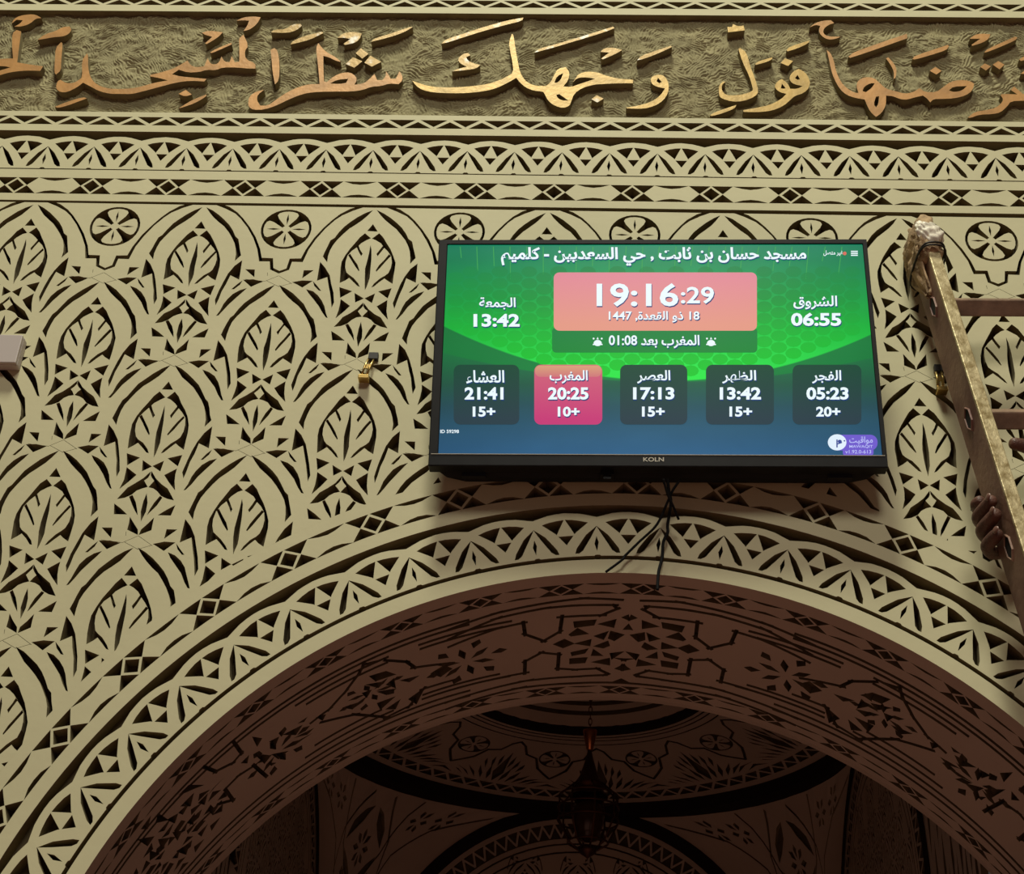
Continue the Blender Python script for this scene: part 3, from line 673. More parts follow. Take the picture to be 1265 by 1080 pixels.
word('wide gilded Arabic word with crossed loops and an almond loop at right',
     [(join(F7.w([(152,450),(185,475),(215,540),(235,640),(275,730),(330,790),(400,830),(435,832),(415,770),(430,720),(490,690),(570,695),(630,750),(680,795),(760,815),(850,840),(920,825),(960,800)]),
            F8.w([(150,790),(200,825),(300,825),(360,780),(420,735),(500,715),(590,722),(635,750),(620,810),(560,855),(460,880),(350,885),(275,885),(245,915),(215,880),(180,855),(110,870),(60,885)]),
            F7.w([(850,892),(800,885),(740,860),(680,855),(680,940),(640,1010),(590,1045),(540,1000),(510,940),(490,890),(400,875),(330,850),(270,800),(215,700),(190,620),(170,520)])),
       [F7.w([(470,815),(485,775),(540,745),(580,745),(550,790),(500,825)]), F7.w([(570,930),(590,865),(618,860),(612,930),(590,962)]), F8.w([(410,810),(450,775),(570,770),(530,810),(460,825)])])],
     [('vowel_mark', F7.w([(0,250),(50,210),(120,188),(190,185),(218,210),(170,225),(125,260),(120,300),(160,330),(275,332),(230,352),(160,358),(100,320),(80,275),(95,235),(50,225)])),
      ('vowel_mark', F7.w([(345,510),(390,470),(600,395),(865,305),(870,345),(700,405),(500,475),(360,520)])), ('vowel_mark', F7.w([(680,525),(700,515),(750,570),(775,620),(765,700),(750,705),(750,640),(720,580)])),
      ('vowel_mark', F8.w([(85,530),(110,500),(400,405),(412,415),(390,450),(250,495),(110,535)])), ('dot', F8.w([(240,635),(290,600),(345,635),(300,668)]))])
word('gilded Arabic word cut off at the right edge of the inscription',
     [(F8.w([(580,1050),(640,1000),(740,985),(830,965),(880,920),(895,890),(870,850),(885,840),(1020,845),(960,805),(990,775),(1040,815),(1080,850),(1250,860),(1250,905),(1080,900),(960,905),(930,950),(870,1005),(800,1020),(680,1025),(600,1055)]), [])],
     [('vowel_mark', F8.w([(595,350),(640,315),(700,303),(780,310),(765,350),(710,385),(620,412),(610,405),(690,350)])), ('vowel_mark', F8.w([(725,470),(755,440),(1000,330),(1020,340),(1000,365),(850,430),(740,472)])),
      ('dot', F8.w([(690,600),(730,570),(785,595),(740,632)])), ('dot', F8.w([(800,580),(850,548),(905,580),(860,622)])),
      ('vowel_mark', F8.w([(1035,535),(1080,505),(1140,495),(1100,535),(1050,548)])), ('dot', F8.w([(1050,660),(1110,610),(1160,640),(1100,665)]))])

# ------------------------------------------------------------------ television
def plane_from_px(pts, ys): return [Vector((*on_wall(u, v, y)[:1], y, on_wall(u, v, y)[1])) for (u, v), y in zip(pts, ys)]
TYB, TYT = -.095, -.160
tl, tr, bl, br = plane_from_px([(548, 297), (1076, 297), (529, 577), (1097, 578.5)], [TYT, TYT, TYB, TYB])
TO = (bl+br)/2; EX = ((br-bl)+(tr-tl)).normalized(); EZ = ((tl+tr)/2-TO); EZ = (EZ-EX*EZ.dot(EX)).normalized(); EN = EZ.cross(EX)   # EN points into the wall
TW = ((br-bl).length+(tr-tl).length)/2; THT = ((tl+tr)/2-TO).length
tv = empty('television', TO, 'wide black television showing green prayer times, mounted on the carved wall', 'television')
tv.matrix_world = Matrix(((EX.x, EN.x, EZ.x, TO.x), (EX.y, EN.y, EZ.y, TO.y), (EX.z, EN.z, EZ.z, TO.z), (0, 0, 0, 1)))
def S(u, v):             # place on the screen plane seen at a pixel, in the television's own axes
    d = Vector(ray(u, v)); o = Vector(CAM); t = (TO-o).dot(EN)/d.dot(EN); p = o+d*t-TO
    return (p.dot(EX), p.dot(EZ))
HW = TW/2
s_tl, s_tr, s_bl, s_br = S(554.4, 303), S(1069, 302), S(540.2, 562), S(1087, 563)
SX0 = (s_tl[0]+s_bl[0])/2; SX1 = (s_tr[0]+s_br[0])/2; SZ0 = (s_bl[1]+s_br[1])/2; SZ1 = (s_tl[1]+s_tr[1])/2
bm = bmesh.new()
SX1 = min(SX1, HW-.010); SX0 = max(SX0, -HW+.010)
def ring4(x0, z0, x1, z1, y): return [bm.verts.new(p) for p in ((x0, y, z0), (x1, y, z0), (x1, y, z1), (x0, y, z1))]
r0, r1, r2, r3 = ring4(-HW, 0, HW, THT, .028), ring4(-HW, 0, HW, THT, -.004), ring4(SX0, SZ0, SX1, SZ1, -.004), ring4(SX0, SZ0, SX1, SZ1, .004)
for a_, b_ in ((r0, r1), (r1, r2), (r2, r3)):
    for k in range(4): bm.faces.new((a_[k], a_[(k+1) % 4], b_[(k+1) % 4], b_[k]))
bevel(bm_obj('bezel', bm, M_BLACK, tv), .002)
bm = bmesh.new(); box(bm, (0, -.0045, SZ0-.0012), (SX1-SX0+.02, .002, .0012)); bm_obj('trim_strip', bm, M_SILVER, tv)
# back housing: bulged box, deeper towards the bottom
bm = bmesh.new()
secs = [(-HW+.012, .006, HW-.012, THT-.01, .028), (-HW+.035, -.006, HW-.035, THT-.05, .044), (-HW+.075, -.006, HW-.075, .36, .066), (-HW+.09, .01, HW-.09, .34, .070)]
rings = [[bm.verts.new(p) for p in ((x0, y, z0), (x1, y, z0), (x1, y, z1), (x0, y, z1))] for x0, z0, x1, z1, y in secs]
for a, b in zip(rings, rings[1:]):
    for k in range(4): bm.faces.new((a[k], a[(k+1) % 4], b[(k+1) % 4], b[k]))
bm.faces.new(rings[-1])
bevel(bm_obj('back_housing', bm, M_BLACKMATT, tv), .003)
# grilles in the underside
for x0, x1 in ((-.30, -.12), (.14, .33)):
    bm = bmesh.new(); n = 24
    for i in range(n):
        for j in range(3): box(bm, (x0+(x1-x0)*i/(n-1), .032+.009*j, .0045-.010*(j*.42)), (.0042, .0055, .004))
    bm_obj('speaker_grille', bm, M_HOLE, tv)
for x in (-.385, .385):
    bm = bmesh.new(); box(bm, (x, .040, -.002), (.05, .016, .010)); bm_obj('mount_socket', bm, M_HOLE, tv)
bm = bmesh.new(); box(bm, (-.103, .030, -.004), (.028, .03, .012)); box(bm, (-.103, .022, -.012), (.016, .01, .012)); bm_obj('sensor_block', bm, M_BLACK, tv)
bm = bmesh.new(); box(bm, (0, .10, .30), (.36, .06, .20)); bm_obj('wall_mount', bm, M_DARKSTEEL, tv)
# screen
def screen_material():
    m = bpy.data.materials.new('lit_screen'); m.use_nodes = True; nt = m.node_tree; N = nt.nodes; Lk = nt.links; b = N['Principled BSDF']
    b.inputs['Base Color'].default_value = (.004, .004, .004, 1); b.inputs['Roughness'].default_value = .3; b.inputs['Specular IOR Level'].default_value = .1
    tc = N.new('ShaderNodeTexCoord'); sp = N.new('ShaderNodeSeparateXYZ'); Lk.new(tc.outputs['Generated'], sp.inputs[0])
    def math_(op, a, c=None, clamp=False):
        n = N.new('ShaderNodeMath'); n.operation = op; n.use_clamp = clamp
        for i, x in enumerate((a, c)):
            if x is None: continue
            if isinstance(x, (int, float)): n.inputs[i].default_value = x
            else: Lk.new(x, n.inputs[i])
        return n.outputs[0]
    X, Z = sp.outputs['X'], sp.outputs['Z']
    def ramp(fac, stops):
        r = N.new('ShaderNodeValToRGB'); e = r.color_ramp.elements
        while len(e) < len(stops): e.new(.5)
        for k, (p, c) in zip(e, stops): k.position = p; k.color = (*lin(c), 1)
        Lk.new(fac, r.inputs[0]); return r.outputs[0]
    upc = ramp(Z, [(.30, (40, 228, 66)), (.42, (34, 216, 72)), (.60, (12, 186, 62)), (.78, (8, 156, 76)), (.92, (6, 136, 88)), (1.0, (12, 132, 96))])
    loc = ramp(Z, [(0.0, (44, 92, 130)), (.10, (42, 88, 116)), (.22, (38, 82, 92)), (.32, (32, 90, 70)), (.45, (22, 118, 66)), (.6, (10, 148, 66))])
    xc = math_('SUBTRACT', X, .52); x2 = math_('MULTIPLY', xc, xc); arcz = math_('ADD', math_('MULTIPLY', x2, .95), .335); arc2 = math_('ADD', math_('MULTIPLY', x2, .50), .33)
    f = math_('MULTIPLY', math_('SUBTRACT', Z, arcz), 160.0, True)
    mx = N.new('ShaderNodeMix'); mx.data_type = 'RGBA'; Lk.new(f, mx.inputs['Factor']); Lk.new(upc, mx.inputs['B'])
    f2 = math_('MULTIPLY', math_('SUBTRACT', Z, arc2), 160.0, True); m2 = N.new('ShaderNodeMix'); m2.data_type = 'RGBA'; Lk.new(f2, m2.inputs['Factor']); Lk.new(loc, m2.inputs['A'])
    m2.inputs['B'].default_value = (*lin((16, 128, 62)), 1); Lk.new(m2.outputs['Result'], mx.inputs['A'])
    # brighter in the middle, duller towards the sides
    side = math_('SUBTRACT', 1.06, math_('MULTIPLY', math_('MULTIPLY', xc, xc), .9))
    nz = N.new('ShaderNodeTexNoise'); nz.inputs['Scale'].default_value = 7; nz.inputs['Detail'].default_value = 4; Lk.new(tc.outputs['Generated'], nz.inputs['Vector'])
    mot = math_('ADD', math_('MULTIPLY', nz.outputs['Fac'], .24), .88)
    st = math_('MULTIPLY', side, mot)
    Lk.new(mx.outputs['Result'], b.inputs['Emission Color']); Lk.new(st, b.inputs['Emission Strength'])
    return m
bm = bmesh.new(); vs = [bm.verts.new(p) for p in ((SX0, -.0005, SZ0), (SX1, -.0005, SZ0), (SX1, -.0005, SZ1), (SX0, -.0005, SZ1), (SX0, .004, SZ0), (SX1, .004, SZ0), (SX1, .004, SZ1), (SX0, .004, SZ1))]
for f in ((0, 1, 2, 3), (7, 6, 5, 4), (0, 4, 5, 1), (1, 5, 6, 2), (2, 6, 7, 3), (3, 7, 4, 0)): bm.faces.new([vs[i] for i in f])
scr = bm_obj('screen', bm, screen_material(), tv); scr['label'] = 'lit screen with a green and blue background'
E_WHITE = emitter('text_white', (236, 250, 255), 1.0); E_SHADOW = emitter('text_shadow', (20, 60, 120), .9)
E_HEX = emitter('honeycomb_line', (66, 226, 96), .95); E_HEXD = emitter('honeycomb_cell', (14, 150, 52), .9)
# honeycomb of the upper picture
hexes = bmesh.new(); cells = bmesh.new()
def px_poly(pts, y): return [(a, y, b) for a, b in (S(*p) for p in pts)]
RHX, RHZ = 13.0, 9.6
for i in range(0, 60):
    for j in range(0, 26):
        u = 545+i*RHX*1.50*.93; v = 336+j*RHZ*1.50+(RHZ*.75 if i % 2 else 0)
        w = (u-812)/270
        if u > 1078 or v > 466-66*w*w or v < 332 or u < 552-(v-300)*.05: continue
        th = .82+.03*math.sin(i*1.7+j*2.3)
        pts = [(u+RHX*.93*th*math.cos(PI*k/3+.0), v+RHZ*.86*th*math.sin(PI*k/3)) for k in range(6)]
        ins = [(u+RHX*.93*(th+.01)*math.cos(PI*k/6), v+RHZ*.86*(th+.01)*math.sin(PI*k/6)) for k in range(12)]
        if any(not (SX0 < S(*p)[0] < SX1) for p in pts): continue
        f = cells.faces.new([cells.verts.new(p) for p in px_poly(ins, -.0008)])
def hex_material():
    m = bpy.data.materials.new('honeycomb_cell_fill'); m.use_nodes = True; nt = m.node_tree; N = nt.nodes; b = N['Principled BSDF']
    b.inputs['Base Color'].default_value = (.004, .004, .004, 1); b.inputs['Roughness'].default_value = .3; b.inputs['Specular IOR Level'].default_value = .1
    tc = N.new('ShaderNodeTexCoord'); sp = N.new('ShaderNodeSeparateXYZ'); nt.links.new(tc.outputs['Generated'], sp.inputs[0])
    r = N.new('ShaderNodeValToRGB'); e = r.color_ramp.elements; e.new(.5); e.new(.8)
    for k, (p, c) in zip(e, [(0.0, (20, 204, 46)), (.35, (14, 184, 52)), (.7, (6, 150, 60)), (1.0, (5, 134, 74))]): k.position = p; k.color = (*lin(c), 1)
    nt.links.new(sp.outputs['Z'], r.inputs[0]); nt.links.new(r.outputs[0], b.inputs['Emission Color']); b.inputs['Emission Strength'].default_value = .97
    return m
hexes.free()
bm_obj('honeycomb_picture', cells, hex_material(), scr)
# faint hanging strings at the top of the picture
bm = bmesh.new()
for i in range(24):
    u = 568+i*20.5; ln = (14, 30, 24, 40, 18, 34)[i % 6]
    bm.faces.new([bm.verts.new(p) for p in px_poly([(u, 305), (u+1.0, 305), (u-.5+(u-812)*-.012, 305+ln), (u-1.5+(u-812)*-.012, 305+ln)], -.0008)])
o_ = bm_obj('picture_streaks', bm, emitter('streak', (60, 168, 86), .9), scr); o_['kind'] = 'stuff'
def rounded(u0, v0, u1, v1, r, n=5):
    out = []
    for cx, cy, a0 in ((u1-r, v0+r, -PI/2), (u1-r, v1-r, 0), (u0+r, v1-r, PI/2), (u0+r, v0+r, PI)):
        out += [(cx+r*math.cos(a0+PI/2*k/n), cy+r*math.sin(a0+PI/2*k/n)) for k in range(n+1)]
    return out
def card_mat(name, top, bot, s=1.0):
    m = bpy.data.materials.new(name); m.use_nodes = True; nt = m.node_tree; N = nt.nodes; b = N['Principled BSDF']
    b.inputs['Base Color'].default_value = (.004, .004, .004, 1); b.inputs['Roughness'].default_value = .3; b.inputs['Specular IOR Level'].default_value = .1
    tc = N.new('ShaderNodeTexCoord'); sp = N.new('ShaderNodeSeparateXYZ'); nt.links.new(tc.outputs['Generated'], sp.inputs[0])
    r = N.new('ShaderNodeValToRGB'); e = r.color_ramp.elements; e[0].color = (*lin(bot), 1); e[1].color = (*lin(top), 1)
    e[0].position = .1; e[1].position = .95
    nt.links.new(sp.outputs['Z'], r.inputs[0]); nt.links.new(r.outputs[0], b.inputs['Emission Color']); b.inputs['Emission Strength'].default_value = s
    return m
def card(name, u0, v0, u1, v1, r, m, y=-.0012, label=None, skew=0):
    bm = bmesh.new(); bm.faces.new([bm.verts.new(p) for p in px_poly(rounded(u0, v0, u1, v1, r), y)])
    o = bm_obj(name, bm, m, scr)
    if label: o['label'] = label
    return o
card('clock_card', 684, 337, 935, 409, 7, card_mat('card_rose', (222, 136, 150), (226, 152, 132)), label='rose card with the large clock')
card('countdown_card', 682, 405, 935.5, 436, 5, card_mat('card_green', (10, 128, 62), (12, 132, 54)), y=-.0010, label='dark green strip with the countdown')
M_CARD = card_mat('card_dark', (20, 72, 54), (40, 62, 72))
for u0, u1 in ((560.5, 641.5), (766, 849), (872, 956), (979, 1064)):
    card('prayer_card', u0, 451, u1, 525, 8, M_CARD)
card('prayer_card', 660, 451, 744, 525, 8, card_mat('card_magenta', (206, 96, 120), (198, 58, 118)), label='magenta highlighted prayer card')
card('prayer_card_top', 661, 452, 743, 466, 6, card_mat('card_peach', (216, 158, 122), (206, 120, 120)), y=-.0014)
# lettering
FORMS = {'ا': 'FE8D FE8E FE8D FE8E', 'ب': 'FE8F FE90 FE91 FE92', 'ة': 'FE93 FE94 FE93 FE94', 'ت': 'FE95 FE96 FE97 FE98', 'ث': 'FE99 FE9A FE9B FE9C', 'ج': 'FE9D FE9E FE9F FEA0',
         'ح': 'FEA1 FEA2 FEA3 FEA4', 'د': 'FEA9 FEAA FEA9 FEAA', 'ذ': 'FEAB FEAC FEAB FEAC', 'ر': 'FEAD FEAE FEAD FEAE', 'س': 'FEB1 FEB2 FEB3 FEB4', 'ش': 'FEB5 FEB6 FEB7 FEB8',
         'ص': 'FEB9 FEBA FEBB FEBC', 'ظ': 'FEC5 FEC6 FEC7 FEC8', 'ع': 'FEC9 FECA FECB FECC', 'غ': 'FECD FECE FECF FED0', 'ف': 'FED1 FED2 FED3 FED4', 'ق': 'FED5 FED6 FED7 FED8',
         'ك': 'FED9 FEDA FEDB FEDC', 'ل': 'FEDD FEDE FEDF FEE0', 'م': 'FEE1 FEE2 FEE3 FEE4', 'ن': 'FEE5 FEE6 FEE7 FEE8', 'ه': 'FEE9 FEEA FEEB FEEC', 'و': 'FEED FEEE FEED FEEE',
         'ي': 'FEF1 FEF2 FEF3 FEF4', 'ء': 'FE80 FE80 FE80 FE80'}
NOJOIN = 'اةدذروء'
def shape(word_):
    out = []
    for i, c in enumerate(word_):
        if c not in FORMS: out.append(c); continue
        f = FORMS[c].split()
        prev = i > 0 and word_[i-1] in FORMS and word_[i-1] not in NOJOIN and c != 'ء'
        nxt = i+1 < len(word_) and word_[i+1] in FORMS and c not in NOJOIN and word_[i+1] != 'ء'
        out.append(chr(int(f[(3 if nxt else 1) if prev else (2 if nxt else 0)], 16)))
    return ''.join(out[::-1])
def rtl(*words): return ' '.join(w if w[0].isdigit() or w[0] in '-+' else shape(w) for w in words[::-1])
def text(name, body, u0, v0, u1, v1, m, y=-.0020, bold=.022, parent=None, fit='both', shadow=True):
    c = bpy.data.curves.new(name, 'FONT'); c.body = body; c.offset = bold; c.resolution_u = 3
    t = bpy.data.objects.new(name, c); COL.objects.link(t); bpy.context.view_layer.update()
    me = bpy.data.meshes.new_from_object(t.evaluated_get(bpy.context.evaluated_depsgraph_get())); bpy.data.objects.remove(t)
    P_ = [v.co.copy() for v in me.vertices]
    x0, x1 = min(p.x for p in P_), max(p.x for p in P_); y0, y1 = min(p.y for p in P_), max(p.y for p in P_)
    for v, p in zip(me.vertices, P_):
        a, b = S(u0+(u1-u0)*(p.x-x0)/(x1-x0), v1+(v0-v1)*(p.y-y0)/(y1-y0)); v.co = (a, y, b)
    me.name = name; me.materials.clear()
    o = link(name, me, m, parent or scr)
    return o
def screen_text(name, body, u0, v0, u1, v1, bold=.022):
    text(name, body, u0, v0, u1, v1, E_WHITE, -.0022, bold)
    o = text(name+'_shadow', body, u0+.4, v0+.9, u1+1.0, v1+1.3, E_SHADOW, -.0018, bold)
screen_text('mosque_title', rtl('مسجد', 'حسان', 'بن', 'ثابت', ',', 'حي', 'السعديين', '-', 'كلميم'), 619, 306, 996, 329, .03)
screen_text('clock_text', '19:16', 737, 350.5, 838, 379.5, .02)
screen_text('seconds_text', ':29', 841, 355, 882, 376, .018)
screen_text('date_text', '1447 ,'+shape('القعدة')+' '+shape('ذو')+' 18', 752, 385, 864, 399, .02)
screen_text('countdown_text', '01:08 '+shape('بعد')+' '+shape('المغرب'), 752, 414.5, 864, 431, .022)
for nm, t0, (a, b, c_, d), (e, f, g, h) in (('الجمعة', '13:42', (592, 368, 637, 383), (585, 388.5, 642, 404.5)), ('الشروق', '06:55', (980, 366, 1034, 383), (977, 387, 1039, 403.5))):
    screen_text('prayer_name', shape(nm), a, b, c_, d, .02); screen_text('prayer_time', t0, e, f, g, h, .034)
for nm, t0, q0, n_, t_, q_ in (('العشاء', '21:41', '15+', (576, 623), (574, 622), (584, 612)), ('المغرب', '20:25', '10+', (679, 726), (677, 727), (689, 716)), ('العصر', '17:13', '15+', (787, 828), (782, 833), (793, 821)),
                             ('الظهر', '13:42', '15+', (892, 934), (889, 940), (901, 929)), ('الفجر', '05:23', '20+', (1003, 1039), (996, 1048), (1008, 1038))):
    screen_text('prayer_name', shape(nm), n_[0], 458, n_[1], 474.5, .02); screen_text('prayer_time', t0, t_[0], 479, t_[1], 494.5, .034); screen_text('delay_text', q0, q_[0], 503, q_[1], 515.5, .034)
text('status_text', shape('متصل')+' '+shape('غير'), 1017, 310, 1041, 317, E_WHITE, -.0022, .02)
text('screen_number', 'ID 59298', 544, 531.5, 567, 535.8, E_WHITE, -.0022, .02)
def flat_shape(name, polys, m, y=-.0022):
    bm = bmesh.new()
    for p in polys: bm.faces.new([bm.verts.new(q) for q in px_poly(p, y)])
    return bm_obj(name, bm, m, scr)
def pc(u, v, r, n=16, rv=None): return [(u+r*math.cos(2*PI*k/n), v+(rv or r)*math.sin(2*PI*k/n)) for k in range(n)]
flat_shape('status_dot', [pc(1043.3, 313.8, 2.3)], emitter('dot_red', (214, 110, 92)))
flat_shape('menu_icon', [[(1051, v), (1059.5, v), (1059.5, v+1.4), (1051, v+1.4)] for v in (310.6, 313, 315.4)], E_WHITE)
for u in (738.3, 878.3):
    flat_shape('sunset_icon', [pc(u, 424.5, 5.0, 16, 3.8), [(u-6, 425.5), (u-3.6, 425.5), (u-3.6, 427), (u-6, 427)], [(u+3.6, 425.5), (u+6, 425.5), (u+6, 427), (u+3.6, 427)], pc(u-5, 419, 1.2, 8), pc(u+5, 419, 1.2, 8), [(u-1.4, 420), (u, 417), (u+1.4, 420)]], E_WHITE)
E_PURPLE = emitter('logo_purple', (112, 92, 204)); E_LILAC = emitter('logo_lilac', (190, 196, 250))
flat_shape('logo_pill', [rounded(1026, 537.5, 1084, 557, 9)], E_PURPLE, -.0012)
flat_shape('version_pill', [rounded(1041, 554, 1079, 563, 3)], E_PURPLE, -.0014)
flat_shape('logo_disc', [pc(1034, 547, 11.5, 24, 10)], emitter('logo_white', (226, 240, 252)), -.0016)
flat_shape('logo_mark', [[(1033, 543.5), (1034.6, 543.5), (1034.6, 553.5), (1033, 553.5)], pc(1037.2, 546, 2.6, 10, 2.2), pc(1043, 545.2, 1.0, 8), [(1034.6, 548.2), (1040, 546.6), (1040, 548), (1034.6, 549.8)]], emitter('logo_mark_blue', (60, 76, 150)), -.0020)
text('logo_text', shape('مواقيت'), 1049, 540, 1078, 550, E_LILAC, -.0022, .01)
text('logo_text', 'MAWAQIT', 1049, 550.5, 1078, 554.5, E_LILAC, -.0022, .01)
text('version_text', 'v1.92.0-613', 1044, 556.5, 1076, 561, E_LILAC, -.0022, .01)
text('maker_mark', 'KOLN', 794.5, 566.3, 820, 571.5, M_SILVER, -.0050, .02, parent=tv)
# ------------------------------------------------------------------ cables under the television
def spline(pts, n=10):
    P_ = [Vector(p) for p in pts]; out = []
    for i in range(len(P_)-1):
        p0, p1, p2, p3 = P_[max(0, i-1)], P_[i], P_[i+1], P_[min(len(P_)-1, i+2)]
        for k in range(n):
            t = k/n; out.append(.5*((2*p1)+(p2-p0)*t+(2*p0-5*p1+4*p2-p3)*t*t+(3*p1-p0-3*p2+p3)*t**3))
    return out+[P_[-1]]
U_ = Crop(560, 600, 3.72)
def cable(label, pts, ys, r):
    pp = [Vector((on_wall(*U_.px(p), y)[0], y, on_wall(*U_.px(p), y)[1])) for p, y in zip(pts, ys)]
    bm = bmesh.new(); tube(bm, spline(pp), r, 8)
    return tag(bm_obj('cable', bm, M_CABLE, smooth=True), label, 'cable', 'cables hanging under the television')
cable('thin black cable under the television trailing left to the arch edge', [(1045,-30),(1010,20),(985,75),(935,180),(855,258),(792,320),(775,342),(700,398)], [-.07,-.06,-.045,-.03,-.025,-.02,-.02,-.012], .0028)
cable('thicker black cable under the television hanging straight down over the arch edge', [(985,-30),(990,20),(1000,80),(985,180),(985,215),(965,262),(960,330),(943,400),(938,480)], [-.075,-.065,-.05,-.03,-.028,-.025,-.02,-.02,-.02], .0033)
cable('short black cable end beneath the television, the rightmost of the three', [(965,-30),(985,40),(1010,95),(1036,156)], [-.09,-.075,-.06,-.04], .0027)
# ------------------------------------------------------------------ trunking box at the left
e = empty('trunking_box', (-1.60, 0, 3.54), 'grey white plastic box on the wall at the left edge of the photo', 'junction box')
bm = bmesh.new(); box(bm, (0, -.0125, 0), (.42, .023, .079)); bevel(bm_obj('box_body', bm, M_TRUNK, e), .003, 3)
bm = bmesh.new(); box(bm, (0, -.0285, 0), (.419, .009, .078)); bevel(bm_obj('cover', bm, M_TRUNK, e), .002, 2)
# ------------------------------------------------------------------ brass clips
def clip(label, top, bot):
    x0, z0 = on_wall(*top); x1, z1 = on_wall(*bot); e = empty('wall_clip', (x0, 0, z1), label, 'clip', 'brass clips on the carved wall')
    h = z0-z1; dx = x1-x0
    for s in (-1, 1):
        bm = bmesh.new(); tube(bm, [(s*.006, -.004, h), (s*.006+dx*.5, -.016, h*.5), (s*.006+dx, -.012, .008)], .0028, 6); bm_obj('wire_arm', bm, M_BRASS, e, True)
    bm = bmesh.new(); box(bm, (dx+.002, -.014, .004), (.024, .022, .010)); bevel(bm_obj('lip', bm, M_BRASS, e), .001)
    bm = bmesh.new(); box(bm, (.002, -.006, h-.004), (.022, .012, .018)); bevel(bm_obj('hinge', bm, M_DARKSTEEL, e), .001)
    bm = bmesh.new(); box(bm, (dx*.5, -.014, h*.5), (.010, .004, .012)); bm_obj('crosspiece', bm, M_BRASS, e)
clip('small brass clip on the carved wall to the left of the television', (461, 441), (449, 474))
clip('small brass clip on the carved wall between the television and the ladder', (1158, 456), (1161, 489))
# ------------------------------------------------------------------ ladder
def wp(u, v, Y): x, z = on_wall(u, v, Y); return Vector((x, Y, z))
LA, LB = wp(1152, 330, -.150), wp(1254, 650, -.25)          # front outer edge of the near rail
LD = (LB-LA).normalized(); LX = Vector((1, 0, 0)); LX = (LX-LD*LX.dot(LD)).normalized(); LN = LD.cross(LX)
if LN.y < 0: LN = -LN
LX, LN = LX*math.cos(.075)+LN*math.sin(.075), LN*math.cos(.075)-LX*math.sin(.075)
#                                         # from the front face towards the wall
RW, RDp, LWID = .0275, .100, .42
def lpt(t, a, b): return LA+LD*t+LX*a+LN*b                     # t down the rail, a across, b depth from the front
t_top = -.155; t_bot = (LA.z-0)/(-LD.z)-.005
t_bot = LA.z/(-LD.z)-.03
lad = empty('ladder', lpt(t_bot, 0, 0), 'worn metal ladder leaning against the wall at the right, its top wrapped', 'ladder')
lorg = lad.location.copy()
def lad_part(name, bm, m, smooth=False, bev=0, parent=None):
    bmesh.ops.translate(bm, verts=bm.verts, vec=-lorg); o = bm_obj(name, bm, m, parent or lad, smooth)
    if bev: bevel(o, bev)
    return o
def prism(bm, sec, t0, t1):
    a = [bm.verts.new(lpt(t0, *p)) for p in sec]; b = [bm.verts.new(lpt(t1, *p)) for p in sec]; n = len(sec)
    for k in range(n): bm.faces.new((a[k], a[(k+1) % n], b[(k+1) % n], b[k]))
    bm.faces.new(a[::-1]); bm.faces.new(b)
dia = [wp(1147.5, 380, -.11), wp(1196.5, 511.5, -.15), wp(1258, 677, -.20)]
ts = [(p-LA).dot(LD) for p in dia]; step_t = (ts[2]-ts[0])/2
rung_t = [ts[0]+step_t*k for k in range(0, 11) if ts[0]+step_t*k < t_bot-.1]
for s in (0, 1):
    a0 = s*LWID
    bm = bmesh.new()
    # channel rail: broad outer web with two flanges
    w = .006
    web = [(a0, .004), (a0+w, .004), (a0+w, RDp), (a0, RDp)] if s == 0 else [(a0+RW-w, .004), (a0+RW, .004), (a0+RW, RDp), (a0+RW-w, RDp)]
    prism(bm, web, t_top, t_bot); prism(bm, [(a0+.002, RDp-.006), (a0+RW, RDp-.006), (a0+RW, RDp), (a0+.002, RDp)], t_top, t_bot)
    r = lad_part('rail', bm, M_RAIL, bev=.0012); r['label'] = 'brown stained outer rail'
    bm = bmesh.new(); prism(bm, [(a0, -.002), (a0+RW, -.002), (a0+RW, .006), (a0, .006)], t_top, t_bot)
    lad_part('rail_edge', bm, M_RAILEDGE, bev=.002, parent=None)
for k, t in enumerate(rung_t):
    bm = bmesh.new(); hz, hd = .029, .024
    up = -LD
    secp = [lpt(t, 0, RDp*.5)+up*hz*c+LN*hd*s_ for c, s_ in ((1, 0), (0, -1), (-1, 0), (0, 1))]
    va = [bm.verts.new(p+LX*.004) for p in secp]; vb = [bm.verts.new(p+LX*(LWID+RW-.004)) for p in secp]
    for q in range(4): bm.faces.new((va[q], va[(q+1) % 4], vb[(q+1) % 4], vb[q]))
    bm.faces.new(va[::-1]); bm.faces.new(vb)
    lad_part('rung', bm, M_RUNG, bev=.003)
    bm = bmesh.new()   # the open end of the rung showing in the rail
    c = lpt(t, 0, RDp*.5)
    def dm(r, off): return [c+up*(.034*r*x)+LN*(.021*r*y)-LX*off for x, y in ((1, 0), (.45, -.75), (-.45, -.75), (-1, 0), (-.45, .75), (.45, .75))]
    o1 = [bm.verts.new(p) for p in dm(1.0, -.001)]; o2 = [bm.verts.new(p) for p in dm(.92, .0035)]; o3 = [bm.verts.new(p) for p in dm(.84, .0035)]; o4 = [bm.verts.new(p) for p in dm(.80, .001)]
    for q in range(6):
        for A0, B0 in ((o1, o2), (o2, o3), (o3, o4)): bm.faces.new((A0[q], A0[(q+1) % 6], B0[(q+1) % 6], B0[q]))
    col_ = lad_part('rung_end', bm, M_RAIL)
    bm = bmesh.new(); bm.faces.new([bm.verts.new(p) for p in dm(.82, .0012)]); lad_part('rung_socket', bm, M_HOLE, parent=None)
